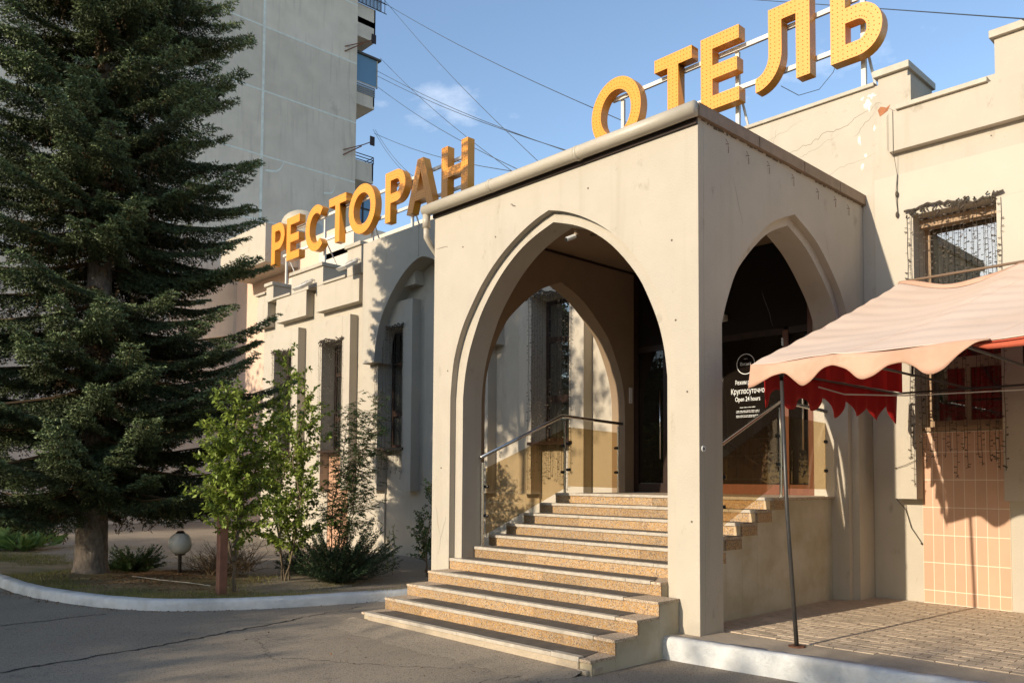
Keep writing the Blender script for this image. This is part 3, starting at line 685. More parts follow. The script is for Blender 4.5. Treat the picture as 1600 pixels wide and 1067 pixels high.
for idx, c in enumerate(centers):
    b = B(); sw = .38 if c < 0 else .33
    full = c in (-11.8, -9.05)
    zp = 5.93
    z1_ = zp if c < 0 else 3.499; z0_ = 1.34 if c < 0 else 1.40
    B().box(c-.52-sw, c-.52-(.015 if c > 0 else 0), YF+.003, YW, z0_, z1_).make('window_pilaster', plaster, bld, bevel=.005)
    B().box(c+.52+(.015 if c > 0 else 0), c+.52+sw, YF+.003, YW, z0_, z1_).make('window_pilaster', plaster, bld, bevel=.005)
    if c < 0: B().box(c-.519, c+.519, YF+.003, YW, ZT+.04, zp).make('window_lintel', plaster, bld)
    yw = YW+.17
    fr = B(); T_ = tancol if c > 0 else dark_frame
    fr.box(c-.52, c-.45, yw, yw+.06, ZS, ZT); fr.box(c+.45, c+.52, yw, yw+.06, ZS, ZT)
    fr.box(c-.45, c+.45, yw, yw+.06, ZT-.07, ZT); fr.box(c-.45, c+.45, yw, yw+.06, ZS, ZS+.09)
    fr.box(c-.45, c+.45, yw-.01, yw+.05, 3.18, 3.33)
    if c < 0: fr.box(c-.45, c+.45, yw, yw+.05, 4.42, 4.52)
    else: fr.box(c-.035, c+.035, yw, yw+.05, ZS+.09, 3.18); fr.box(c-.45, c+.45, yw, yw+.05, 4.08, 4.22)
    f_ = fr.make('window_frame', T_, bld)
    b = B(); b.box(c-.5, c+.5, yw+.03, yw+.036, ZS, ZT); b.make('pane', winglass, f_)
    b = B(); b.box(c-.6, c+.6, YF-.04 if c < 0 else YW-.02, yw, ZS-.06, ZS-.002); b.make('window_sill', dark_frame if c < 0 else tancol, bld)
    b = B()
    for k in range(14):
        x = c-.5+k*.073; b.tube([(x, yw+.12+.02*(k % 2), ZS), (x, yw+.12+.02*(k % 2), ZT)], .035, 6, caps=False)
    b.make('curtain', curtain_m, bld)
    if c > 0:
        b = B(); b.box(c-.54, c+.54, YW-.02, yw, ZT-.13, ZT-.02); b.make('roller_box', tancol, bld)
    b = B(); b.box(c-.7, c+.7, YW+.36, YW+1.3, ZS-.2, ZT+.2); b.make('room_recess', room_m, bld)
lab = {-17.3: 'string light curtain on the farthest left window behind the young trees', -14.55: 'string light curtain on the window under the crenellated parapet left of the pointed niche', -11.8: 'string light curtain on the window inside the pointed wall niche', -9.05: 'string light curtain on the niche window hidden by the porch side', -6.3: 'string light curtain on the tall window seen through the porch side arch', 1.22: 'string light curtain on the window above the pink awning'}
for i, c in enumerate(centers):
    if c in lab: garland(c, 1.85 if c > 0 or c < -10 else 1.75, 5.28 if c < 0 else 5.27, None, lab[c], i+3)
# pink tile panel
ti = thing('tile_panel', (1.2, YW, 0), 'pink ceramic tile panel below the window under the awning', 'tile panel')
b = B(); b.box(.672, 1.752, YW-.0115, YW+.03, -.02, ZS-.07); b.make('grout_bed', grout_m, ti)
tm = None; tw = .135
rows = [(-.0, .17)]+[(.173+.373*k, .173+.373*(k+1)-.003) for k in range(6)]
for r0, (z0, z1) in enumerate(rows):
    z1 = min(z1, ZS-.075)
    for k in range(8):
        x = .672+k*tw; hh = z1-z0
        b = B(); b.box(x+.0042, x+tw-.0042, YW-.0138, YW-.005, z0+.0042, z1-.0042)
        cx, cz = x+tw/2, (z0+z1)/2
        o = b.make('tile', tile_m, ti, loc=(cx, YW, cz), fixn=False)
        o.rotation_euler = (random.uniform(-.004, .004), 0, random.uniform(-.004, .004))
# second pink tile field far left of niche, below window -14.55
ti2 = thing('tile_panel', (-14.2, YW, 0), 'pink tile panel on the wall behind the young trees', 'tile panel')
b = B(); b.box(-15.07, -14.03, YW+.03, YW+.05, -.3, ZS-.07); b.make('grout_bed', grout_m, ti2)
for k in range(8):
    for j in range(7):
        x = -15.07+.13*k; z = -.3+.373*j; b = B(); b.box(x+.003, x+.127, YW+.022, YW+.031, z+.003, min(z+.37, ZS-.075)); b.make('tile', tile_m, ti2, loc=(x, YW, z), fixn=False)
# cracks and damage on the upper right wall
U_ = lambda *a: a
marks(bld, [('Y', YF-.0005, (-1.3, 6.62), (.3, 6.98), 40, .028, .0032), ('Y', YF-.0005, (-.35, 6.72), (-1.1, 6.5), 24, .018, .0016), ('Y', YF-.0005, (-1.9, 6.9), (-.9, 7.1), 26, .016, .0014),
            ('Y', YF-.0005, (-1.35, 7.1), (-1.5, 6.5), 22, .016, .0015), ('Y', YF-.0005, (-1.2, 6.05), (.2, 6.3), 30, .02, .0015), ('Y', YF-.0015, (.38, 6.90), (.55, 6.76), 10, .012, .0025),
            ('Y', YF-.0015, (.2, 6.9), (-.1, 6.62), 20, .015, .002)])
def blob(parent, pts, y, mat, name='peeled_patch'):
    b = B(); b.add([(p[0], y, p[1]) for p in pts], (tuple(range(len(pts))),)); b.make(name, mat, parent, fixn=False)
def rblob(cx, cz, rx, rz, seed, n=17):
    r_ = random.Random(seed); return [(cx+rx*math.cos(a)*(.25+.95*r_.random()), cz+rz*math.sin(a)*(.25+.95*r_.random())) for a in np.linspace(0, 2*math.pi, n+1)[:-1]]
for k, (cx, cz, rx, rz) in enumerate([(.10, 7.03, .06, .11), (.02, 7.14, .035, .04), (.16, 7.14, .06, .05), (-.03, 6.55, .03, .09), (.06, 6.3, .025, .05), (.0, 6.15, .035, .06), (.19, 6.66, .02, .05)]):
    blob(bld, rblob(cx, cz, rx, rz, k), YF-.0002-.0004*(k % 2), patch_w)
blob(bld, [(.27, 6.80), (.38, 6.85), (.42, 6.93), (.36, 6.90), (.33, 6.92), (.28, 6.94), (.24, 6.90)], YF-.0030, patch_o, 'exposed_brick_patch')
b = B()
for (x, z) in [(.95, 6.6), (1.1, 6.3), (.8, 6.4), (1.5, 5.7), (1.7, 6.1)]: b.tube([(x, YF-.004, z), (x, YF+.002, z)], .01, 6)
b.make('drill_hole', crack_m, bld)
b = B(); b.tube([(.50, YF-.13, 6.78), (.50, YF-.13, 6.2), (.505, YF-.02, 5.9), (.50, YF-.02, 5.3)], .0035, 5); b.tube([(.51, YF-.03, 5.9), (.49, YF-.04, 5.6), (.51, YF-.03, 5.32)], .005, 5)
b.ball((.5, YF-.035, 5.62), .022, 8, 6, 2); b.ball((.5, YF-.035, 5.33), .022, 8, 6, 2); b.make('hanging_cable', garl_m, bld)
tag(B().tube([(.42, YF-.01, 1.40), (.45, YW-.03, 1.25), (.52, YW-.025, 1.0), (.62, YW-.02, .85), (.655, YW-.03, .80)], .006, 5).ball((.655, YW-.03, .79), .014, 8, 6).make('loose_cable', garl_m), 'thin cable end curving down the wall left of the pink tiles', 'cable')
tag(B().tube([(.42, YF-.02, 1.82), (.55, YF-.03, 1.86), (.70, YF-.02, 1.93)], .004, 5).ball((.42, YF-.02, 1.82), .012, 8, 6).make('loose_cable', garl_m), 'short taut cable across the pilaster left of the awning window', 'cable')

# floodlights on the parapet
def flood(x, z, label, s=1):
    t = thing('floodlight', (x, YF-.1, z), label, 'floodlight', 'white floodlights fixed to the left parapet')
    b = B(); b.box(x-.03, x+.03, YF-.02, YF+.06, z+.12, z+.20); b.tube([(x-.13, YF-.08, z+.16), (x-.13, YF-.28, z+.02)], .012, 6); b.tube([(x+.13, YF-.08, z+.16), (x+.13, YF-.28, z+.02)], .012, 6); b.tube([(x-.13, YF-.05, z+.16), (x+.13, YF-.05, z+.16)], .012, 6); b.make('bracket', white_metal, t)
    b = B(); b.add([(x-.24, YF-.50, z-.14), (x+.24, YF-.50, z-.14), (x+.24, YF-.12, z+.10), (x-.24, YF-.12, z+.10), (x-.2, YF-.42, z-.19), (x+.2, YF-.42, z-.19), (x+.2, YF-.10, z+.02), (x-.2, YF-.10, z+.02)], ((0, 1, 2, 3), (4, 7, 6, 5), (0, 4, 5, 1), (1, 5, 6, 2), (2, 6, 7, 3), (3, 7, 4, 0)))
    b.make('lamp_housing', white_metal, t)
    b = B(); b.add([(x-.18, YF-.425, z-.195), (x+.18, YF-.425, z-.195), (x+.18, YF-.12, z+.005), (x-.18, YF-.12, z+.005)], ((0, 1, 2, 3),)); b.make('lens', globe_m, t)
flood(-15.65, 7.0, 'white floodlight hanging under the middle merlon of the left parapet'); flood(-13.35, 7.15, 'white floodlight beside the corner of the pointed niche block')

# ================================================================== ROOFTOP SIGNS
ZB = 8.12; LH = 1.30; LD = .20; SW = .235
def arc(cx, cz, rx, rz, a0, a1, n): return [(cx+rx*math.cos(math.radians(a0+(a1-a0)*k/n)), cz+rz*math.sin(math.radians(a0+(a1-a0)*k/n))) for k in range(n+1)]
def glyph(ch, w):
    """returns outlines (outer first) and stroke centre lines in a w x 1.3 box"""
    H = LH; s = SW
    if ch == 'О':
        return [arc(w/2, H/2, w/2, H/2+.02, 0, 360, 48)[:-1], arc(w/2, H/2, w/2-s, H/2-s+.02, 0, 360, 40)[:-1]], [arc(w/2, H/2, w/2-s/2, H/2-s/2+.02, 0, 360, 48)]
    if ch == 'Т':
        m = w/2; return [[(0, H), (0, H-s), (m-s/2, H-s), (m-s/2, 0), (m+s/2, 0), (m+s/2, H-s), (w, H-s), (w, H)]], [[(0, H-s/2), (w, H-s/2)], [(m, H-s), (m, 0)]]
    if ch == 'Е':
        m = H/2; return [[(0, 0), (w, 0), (w, s), (s, s), (s, m-s/2), (w*.95, m-s/2), (w*.95, m+s/2), (s, m+s/2), (s, H-s), (w, H-s), (w, H), (0, H)]], [[(s/2, 0), (s/2, H)], [(s, s/2), (w, s/2)], [(s, m), (w*.95, m)], [(s, H-s/2), (w, H-s/2)]]
    if ch == 'Л':
        l = .20; out = [(l, H), (w, H), (w, 0), (w-s, 0), (w-s, H-s), (l+s, H-s)]
        out += [(l+s, .55)]+arc(-.05, .55, l+s+.05, .55, 0, -80, 10)[1:]+[(-.04, 0), (-.04, s*.93)]+arc(-.05, .55, l+.05, .55-s, -80, 0, 8)+[]
        return [out], [[(l+s/2, H), (l+s/2, .55)]+arc(-.05, .55, l+.05+s/2, .55-s/2, 0, -85, 8), [(l+s, H-s/2), (w, H-s/2)], [(w-s/2, H-s), (w-s/2, 0)]]
    if ch == 'Ь':
        r = .40; cx = w-.38
        out = [(0, 0), (cx, 0)]+arc(cx, r, .38, r, -90, 90, 16)+[(s, 2*r), (s, H), (0, H)]
        inn = [(s, s), (s, 2*r-s)]+arc(cx, r, .38-s, r-s, 90, -90, 12)
        return [out, inn], [[(s/2, 0), (s/2, H)], [(s, s/2), (cx, s/2)]+arc(cx, r, .38-s/2, r-s/2, -90, 90, 10)+[(s, 2*r-s/2)]]
    if ch == 'Р':
        r = .41; cx = w-.40; z = H-r
        out = [(0, 0), (s, 0), (s, H-2*r)]+[(cx, H-2*r)]+arc(cx, z, .40, r, -90, 90, 16)[1:]+[(0, H)]
        inn = [(s, H-s), (s, H-2*r+s)]+arc(cx, z, .40-s, r-s, -90, 90, 12)
        return [out, inn], [[(s/2, 0), (s/2, H)], [(s, H-2*r+s/2), (cx, H-2*r+s/2)]+arc(cx, z, .40-s/2, r-s/2, -90, 90, 10)+[(s, H-s/2)]]
    if ch == 'С':
        o1 = arc(w/2+.04, H/2, w/2+.04, H/2+.02, 50, 310, 36); i1 = arc(w/2+.04, H/2, w/2+.04-s, H/2-s+.02, 310, 50, 32)
        k = w*.99
        return [o1+i1], [arc(w/2+.04, H/2, w/2+.04-s/2, H/2-s/2+.02, 52, 308, 36)]
    if ch == 'А':
        m = w/2; t_ = s*.52; 
        sl = (m-t_)/H
        out = [(0, 0), (s*1.05, 0), (s*1.05+sl*.28, .28), (w-s*1.05-sl*.28, .28), (w-s*1.05, 0), (w, 0), (m+t_, H), (m-t_, H)]
        z0, z1 = .28+s*.95, H-.33; xi0 = s*1.05+sl*z0
        inn = [(xi0, z0), (w-xi0, z0), (m, z1+.02)]
        return [out, inn], [[(s*.52, 0), (m, H-.1)], [(w-s*.52, 0), (m, H-.1)], [(s*1.3, .28+s/2), (w-s*1.3, .28+s/2)]]
    if ch == 'Н':
        m = H/2; return [[(0, 0), (s, 0), (s, m-s/2), (w-s, m-s/2), (w-s, 0), (w, 0), (w, H), (w-s, H), (w-s, m+s/2), (s, m+s/2), (s, H), (0, H)]], [[(s/2, 0), (s/2, H)], [(w-s/2, 0), (w-s/2, H)], [(s, m), (w-s, m)]]
def build_letter(ch, x, w, zb, y, parent, scale=1):
    outl, strokes = glyph(ch, w)
    cu = bpy.data.curves.new('letter', 'CURVE'); cu.dimensions = '2D'; cu.fill_mode = 'BOTH'; cu.extrude = LD/2
    for pl in outl:
        sp = cu.splines.new('POLY'); sp.points.add(len(pl)-1); sp.use_cyclic_u = True
        for k, (a, z) in enumerate(pl): sp.points[k].co = (a, z*scale, 0, 1)
    o = bpy.data.objects.new('tmp', cu); COL.objects.link(o); dg = bpy.context.evaluated_depsgraph_get(); dg.update()
    me = bpy.data.meshes.new_from_object(o.evaluated_get(dg)); COL.objects.unlink(o); bpy.data.objects.remove(o)
    me.materials.clear(); me.materials.append(sign_m); me.name = 'letter'
    me.transform(Matrix.Translation((0, LD/2, 0)) @ Matrix.Rotation(math.pi/2, 4, 'X'))
    q = bpy.data.objects.new('letter', me); link(q, parent, (x, y, zb))
    be = q.modifiers.new('b', 'BEVEL'); be.width = .004; be.segments = 1; be.limit_method = 'ANGLE'; be.angle_limit = math.radians(50)
    # bulb sockets in three rows along each stroke
    b = B(); sp_ = .068
    for s in strokes:
        ln = [0]
        for p, r in zip(s[:-1], s[1:]): ln.append(ln[-1]+math.dist(p, r))
        n_ = max(1, int(round((ln[-1])/sp_)))
        for k in range(n_):
            d = (k+.5)*ln[-1]/n_; j = max(i for i in range(len(ln)-1) if ln[i] <= d+1e-9); t = (d-ln[j])/max(1e-9, ln[j+1]-ln[j])
            px, pz = s[j][0]+(s[j+1][0]-s[j][0])*t, s[j][1]+(s[j+1][1]-s[j][1])*t
            dx, dz = s[j+1][0]-s[j][0], s[j+1][1]-s[j][1]; l_ = math.hypot(dx, dz) or 1; nx_, nz_ = -dz/l_, dx/l_
            for off in (-.078, 0, .078):
                xx, zz = px+nx_*off, (pz+nz_*off)*scale
                c6 = [(x+xx+.0095*math.cos(a), y-.0022, zb+zz+.0095*math.sin(a)) for a in (0, 1.047, 2.094, 3.142, 4.189, 5.236)]
                b.add(c6+[(x+xx, y-.010, zb+zz)], [(i, (i+1) % 6, 6) for i in range(6)])
    b.make('bulb_sockets', stud_m, q, fixn=False)['kind'] = 'stuff'
    return q
def sign(word, spec, label, y, zb, rails, legs, scale=1):
    t = thing('rooftop_sign', (spec[0][0], y, zb-.4), label, 'sign', 'orange letter signs on the hotel roof')
    for ch, (x, w_) in zip(word, spec): build_letter(ch, x, w_, zb, y, t, scale)
    for z in (zb+.28, zb+.98):
        b = B(); b.box(rails[0], rails[1], y+LD+.01, y+LD+.06, z, z+.075); b.make('rail', white_metal, t)
    for (x, zb_) in legs:
        b = B(); b.box(x-.035, x+.035, y+LD+.065, y+LD+.12, zb_, zb+.99); b.make('leg', white_metal, t)
        b = B(); b.tube([(x+.02, y+LD+.10, zb+.35), (x+.28, y+LD+.55, zb_-.05)], .022, 6); b.make('brace', white_metal, t)
YS = 4.5
sign('ОТЕЛЬ', [(-5.56, 1.22), (-4.02, .82), (-3.01, .76), (-1.90, .92), (-.64, .80)], 'big orange perforated sign reading ОТЕЛЬ on the roof above the porch', YS, 8.02, (-5.2, -.3), [(-5.0, 6.4), (-2.45, 6.4), (-.25, 6.4)], 1.0)
sign('РЕСТОРАН', [(-18.95, .84), (-17.97, .78), (-16.82, 1.10), (-15.50, .90), (-14.45, 1.30), (-12.70, .88), (-11.75, 1.12), (-10.35, .98)], 'orange perforated sign reading РЕСТОРАН on the left roof', YS, 8.20, (-18.6, -9.5), [(-18.5, 7.4), (-16.2, 7.45), (-13.7, 7.0), (-11.9, 7.0), (-9.8, 7.0)], 1.0)
tag(B().tube([(-1.6, YS+.22, 8.1), (-1.3, YS+.24, 7.85), (-.95, YS+.24, 7.83), (-.7, YS+.2, 8.0), (-.55, YS+.2, 8.3)], .006, 4).make('hanging_wire', cable_m), 'thin wire drooping under the ОТЕЛЬ letters', 'cable')

# ================================================================== AWNING
aw = thing('market_awning', (.9, 1.9, 2.8), 'faded pink fabric awning with scalloped valance on a thin metal frame', 'awning')
ax0, ax1, ay0, ay1, az = .57, 5.4, .10, 3.74, 2.84
rx0, ry, rz_ = .66, 3.72, 4.28
def cloth(fn, name, mat, nu, nv, solid=.006, smooth=True):
    V = [fn(i/(nu-1), j/(nv-1)) for i in range(nu) for j in range(nv)]
    F = [(i*nv+j, (i+1)*nv+j, (i+1)*nv+j+1, i*nv+j+1) for i in range(nu-1) for j in range(nv-1)]
    b = B(); b.v = V; b.f = F; o = b.make(name, mat, aw, smooth=smooth)
    if solid: m_ = o.modifiers.new('s', 'SOLIDIFY'); m_.thickness = solid; m_.offset = 0
    return o
def ridge_z(x): 
    q = (x-rx0)/1.45
    return rz_-.17*math.sin(math.pi*min(1, q))**1.2 if q < 1 else rz_-.12*abs(math.sin((q-1)*2.2))
def f_front(u, v):
    xb = ax0+(ax1-ax0)*u; xt = rx0+(ax1-rx0)*u; x = xb+(xt-xb)*v
    z = az+(ridge_z(xt)-az)*v-.05*math.sin(math.pi*v)*(.4+.6*math.sin(math.pi*min(1, (x-ax0)/2.2)))-.0055*math.sin(v*62+math.sin(x*3)*1.5)*(.4+.6*math.sin(x*2.1)**2)-.004*math.sin(v*29+x*3)
    z += .008*math.sin(x*6)*(1-v)+.012*math.exp(-((x-1.45-(v)*.9)/.05)**2)*.6
    return (x, ay0+(ry-ay0)*v, z)
cloth(f_front, 'roof_cloth', awn_m, 200, 90)
cloth(lambda u, v: (lambda p: (p[0]+.01, p[1], p[2]-.02))(f_front(u, v)), 'lining', awn_in, 60, 12, solid=0)
b = B(); n_ = 24
for k in range(n_):
    y0, y1 = ay0+(ry-ay0)*k/n_, ay0+(ry-ay0)*(k+1)/n_; q = lambda y: az+(rz_-az)*(y-ay0)/(ry-ay0)
    xx = lambda y: ax0+.02+(rx0-ax0)*(y-ay0)/(ry-ay0)+.012*math.sin(y*13)
    b.quad((xx(y0), y0, az-.03), (xx(y1), y1, az-.03), (xx(y1), y1, q(y1)-.03), (xx(y0), y0, q(y0)-.03))
b.make('side_gusset', awn_in, aw, smooth=True)
for x0_ in (1.5, 2.75):
    b = B(); pts = [f_front((x0_+1.0*v-ax0)/(ax1-ax0), v) for v in np.linspace(.02, .98, 50)]
    b.tube([(p[0], p[1], p[2]+.001) for p in pts], .004, 5); b.make('seam', awn_edge, aw)
def f_ridge(u, v):
    x = rx0-.03+(ax1-rx0)*u; return (x, ry+.0+.05*v, ridge_z(max(x, rx0))+.004+(.02+.05*abs(math.sin((x-rx0)*1.7+.5)))*v+.01*math.sin(x*9)*v)
cloth(f_ridge, 'ridge_flap', awn_edge, 60, 6)
def scal(s, per, amp, ph=0): return amp*(.5-.5*math.cos(2*math.pi*(s/per)+ph))
# front valance: bottoms measured along x: deep at .57, 1.144, 1.75, 2.374
ctrl = [(.57, .25), (.70, .19), (.84, .13), (.97, .11), (1.06, .20), (1.144, .275), (1.24, .24), (1.36, .13), (1.46, .10), (1.60, .15), (1.70, .24), (1.76, .255), (1.86, .22), (1.98, .13), (2.10, .115), (2.22, .17), (2.30, .25), (2.37, .27), (2.46, .235), (2.58, .12), (2.72, .03), (2.80, .012), (5.4, .012)]
def vdepth(x): 
    xs_ = [c[0] for c in ctrl]; ys2 = [c[1] for c in ctrl]; return float(np.interp(x, xs_, ys2)*.5+.25*np.interp(x-.03, xs_, ys2)+.25*np.interp(x+.03, xs_, ys2))
def f_val(u, v):
    x = ax0+(2.83-ax0)*u; d = vdepth(x); return (x+(-.02*v if u < .02 else 0), ay0-.006-.03*v+.012*math.sin(x*13)*v, az-.005-d*v+.012*math.sin(x*5.5))
cloth(f_val, 'front_valance', awn_edge, 150, 6)
def f_hem(u, v):
    x = 2.55+(ax1-2.55)*u; t = min(1, max(0, (x-2.55)/.25)); return (x, ay0+.012+.02*v, az-.004-.08*v*t-.0)
cloth(f_hem, 'turned_hem', awn_coral, 60, 4)
def f_lval(u, v):
    y = ay0+.25+(ay1-ay0-.2)*u; d = .23+scal(y-.36+.31, .56, .17)+.03*math.sin(y*7)
    return (ax0+.0+.02*math.sin(y*21)*v, y, az-.02+.10*u*0-d*v)
cloth(f_lval, 'side_valance', awn_in, 160, 6, solid=.004)
fr = B()
zf = az-.03
for (a, c) in [((ax0+.02, ay0+.05, zf), (ax1, ay0+.05, zf)), ((ax0+.02, ay0+.05, zf), (ax0+.02, ay1, zf)), ((ax0+.02, ay1, zf), (ax1, ay1, zf)), ((ax0+.04, ay0+.08, az-.06), (rx0+.02, ry, rz_-.16)), ((rx0, ry, rz_-.28), (ax1, ry, rz_-.28)), ((1.5, ay0+.05, zf), (1.5, ry, rz_-.42)), ((2.6, ay0+.05, zf), (2.6, ry, rz_-.42)), ((1.5, ay0+.05, zf), (1.5, ay1, zf)), ((2.6, ay0+.05, zf), (2.6, ay1, zf)), ((1.5, 1.9, zf), (1.5, 1.9, 3.3)), ((2.6, 1.9, zf), (2.6, 1.9, 3.3)), ((3.7, ay0+.05, zf), (3.7, ry, rz_-.42))]:
    fr.tube([a, c], .014, 8)
fr.make('frame', pole_m, aw)
b = B(); b.tube([(.965, .255, .0), (.90, .20, 1.4), (.862, .19, 2.70)], .022, 12, r1=.019); b.tube([(.862, .19, 2.69), (.86, .19, 2.83)], .026, 10); b.make('pole', pole_m, aw, smooth=True)
b = B(); b.tube([(.965, .255, .0), (.965, .255, .012)], .085, 7); b.make('base_plate', rust_m, aw)
b = B(); b.tube([(5.35, .2, 0), (5.35, .2, 2.8)], .022, 10); b.make('pole', pole_m, aw)
b = B(); b.tube([(.72, ry+.07, rz_+.035), (5.4, ry+.07, rz_+.06)], .018, 8); b.make('ridge_pipe', pipe_brown, aw)
tag(B().tube([(.75, 1.2, 2.68), (.95, 1.4, 2.6), (1.3, 2.2, 2.62), (2.2, 3.2, 2.70), (2.9, 3.6, 2.74)], .008, 5).make('slack_wire', white_metal), 'pale slack wire running beneath the awning frame', 'cable')

# ================================================================== TOWER BLOCK
tw_ = thing('tower_block', (-37, 6, ZA), 'tall grey concrete panel apartment tower with balconies rising on the left', 'building')
TX = -30.0; fl = 3.0; zb0 = 16.25-5*fl-.98
yj = [-2.0, 1.7, 5.4, 9.41, 14.35]
for f in range(-1, 15):
    z0 = 16.25-.0+(f-5)*fl; z1 = z0+fl
    if z1 < 0: continue
    for a, c in zip(yj[:-1], yj[1:]):
        b = B(); b.box(TX-.25+random.uniform(-.01, .01), TX, a+.04, c-.04, z0+.035, z1-.035); b.make('wall_panel', panel_m, tw_, loc=(TX, a, z0))
    b = B(); b.box(TX-.26, TX+.006, yj[0], 14.3, z0-.036, z0+.036); b.make('horizontal_seam', seam_m, tw_)
    for j in range(4):
        xa = TX-.3-j*3.4; b = B(); b.box(xa-3.33, xa, -2.22, -2.0, z0+.035, z1-.035); b.make('wall_panel', panel_m, tw_, loc=(xa, -2, z0))
for y in yj[1:-1]:
    b = B(); b.box(TX-.26, TX+.010, y-.06, y+.06, -1, 16.25+10*fl); b.make('vertical_seam', seam_m, tw_)
b = B(); b.box(TX-14, TX-.255, -1.99, 14.34, -.5, 16.25+10*fl); b.make('tower_core', panel_m, tw_)
# balconies on the end wall
def balc(z, kind):
    x1 = TX-.25; x0 = TX-3.2; y0 = 14.36; y1 = y0+1.15
    b = B(); b.box(x0, x1, y0, y1, z, z+.14); b.make('balcony_slab', panel_m, tw_)
    if kind in ('solid', 'cage', 'glaze', 'rail'):
        b = B(); b.box(x1-.08, x1, y0, y1, z+.14, z+1.0); b.box(x0, x1, y1-.08, y1-.0, z+.141, z+1.0); b.make('balcony_parapet', panel_m, tw_)
    if kind == 'glaze':
        b = B(); b.box(x1-.03, x1+.05, y0+.05, y1+.12, z+1.15, z+2.55); b.make('balcony_glazing', blueglass, tw_)
        b = B(); b.box(x0, x1+.15, y0, y1+.30, z+2.56, z+2.66); b.make('balcony_roof', roof_m, tw_)
        b = B()
        for k in range(5): b.box(x1, x1+.03, y0+.0, y1+.02, z+.62+k*.1, z+.69+k*.1)
        b.make('balcony_louvres', louver_m, tw_)
        b = B(); b.box(x1+.03, x1+.07, y1+.08, y1+.13, z+1.1, z+2.6); b.box(x1+.051, x1+.07, y0, y1+.13, z+1.1, z+1.16); b.make('glazing_frame', coping, tw_)
    if kind == 'cage':
        b = B(); b.box(x1-.03, x1+.05, y0+.03, y1+.30, z+1.05, z+2.6); b.make('balcony_glazing', winglass, tw_)
        b = B()
        for k in range(8):
            yy = y0+.1+k*.22; b.tube([(x1+.1, yy, z+1.0), (x1+.1, yy, z+2.6)], .02, 4)
        for zz in (1.0, 1.5, 2.1, 2.62): b.tube([(x1+.1, y0, z+zz), (x1+.1, y1+.6, z+zz)], .025, 4)
        b.box(x0, x1+.1, y0, y1+.4, z+2.62, z+2.70)
        b.make('balcony_cage', dark_frame, tw_)
    if kind == 'rail':
        b = B()
        for zz in (1.05, 1.2, 1.35): b.tube([(x1, y0, z+zz), (x1, y1, z+zz)], .025, 4); b.tube([(x1, y1, z+zz), (x0, y1, z+zz)], .025, 4)
        b.tube([(x1, y1, z+1), (x1, y1, z+1.36)], .03, 4); b.make('balcony_rail', dark_frame, tw_)
    if kind == 'low':
        b = B(); b.box(x1-.03, x1+.02, y0+.03, y1, z+.1, z+2.7); b.make('balcony_glazing', blueglass, tw_)
        b = B(); 
        for zz in (.9, 1.8): b.box(x1+.021, x1+.05, y0, y1, z+zz, z+zz+.08)
        b.box(x1+.021, x1+.06, y0+.5, y0+.58, z+.1, z+2.7); b.make('glazing_frame', dark_frame, tw_)
balc(27.9, 'solid'); balc(24.6, 'cage') ; balc(24.0-.1, 'solid'); balc(20.4, 'glaze'); balc(16.55, 'rail'); balc(13.3, 'low'); balc(10.2, 'solid')
def sat(y, z, label):
    t = thing('dish_antenna', (TX, y, z), label, 'antenna', 'brackets on the tower edge')
    b = B(); b.tube([(TX, y-.3, z-.3), (TX+.4, y+.6, z+.1), (TX+.5, y+1.1, z+.4)], .025, 5); b.tube([(TX, y-.3, z-.55), (TX+.4, y+.5, z)], .03, 5); b.make('bracket', rust_m, t)
    b = B(); b.box(TX+.5, TX+.55, y+.9, y+1.15, z+.15, z+.6); b.make('reflector', dark_frame, t)
sat(13.9, 23.2, 'rusty bracket on the tower edge below the caged balcony'); sat(13.9, 18.0, 'rusty bracket with dark plate on the tower edge below the blue glazed balcony')
# white paint strokes on the tower
for (p0, p1) in [((9.6, 15.6), (10.5, 16.2)), ((12.6, 15.3), (13.2, 15.9)), ((9.7, 12.9), (10.5, 13.5))]:
    b = B(); pts = smoothpoly([p0, ((p0[0]+p1[0])/2+.2, p0[1]+.1), p1]); 
    for k in range(len(pts)-1): b.quad((TX+.004, pts[k][0], pts[k][1]-.05), (TX+.004, pts[k+1][0], pts[k+1][1]-.05), (TX+.004, pts[k+1][0], pts[k+1][1]+.05), (TX+.004, pts[k][0], pts[k][1]+.05))
    b.make('sealant_smear', seam_m, tw_, fixn=False)

# annex behind the left sign
an = thing('rear_annex', (-27, 9, 0), 'low rear building with pink tiled end and grey roof blocks behind the restaurant sign', 'building')
b = B(); b.box(-33, -21.5, 8.4, 12, -.3, 10.9); b.make('pink_end_wall', M('pale_pink_render', (.66, .47, .35), (.62, .44, .33), 3, .8, .1, 20), an)
b = B(); b.box(-21.5, -19.2, 7.6, 12, -.3, 10.3); b.make('grey_end_block', panel_m, an)
b = B(); b.box(-28.5, -24.5, 7.0, 9.0, 9.9, 11.4); b.make('roof_block', plaster, an)
b = B(); b.box(-24.5, -14.0, 8.0, 12, 5, 9.4); b.make('roof_block', panel_m, an)
b = B(); b.box(-21.2, -13.0, 7.6, 12.2, 9.4, 9.6); b.make('roof_slab', panel_m, an)
vd = tag(B().tube([(-26.3, 9.5, 10.4), (-26.3, 9.5, 12.2)], .85, 28).ball((-26.3, 9.5, 12.2), .85, 28, 12, .75).make('roof_vent_dome', pvc, None, loc=(-26.3, 9.5, 10.4), smooth=True), 'cream cylindrical vent with domed top behind the sign', 'roof vent')
rb = thing('brick_outbuilding', (-33, -3, ZA), 'low red brick wall with pale upper storey far left behind the spruce', 'building')
b = B(); b.box(-48, -31, -4, 1.0, ZA, 1.8); b.make('base_wall', redwall_m, rb)
b = B(); b.box(-48, -31.0, -4, 1.0, 1.8, 7.5); b.make('upper_wall', plaster, rb)
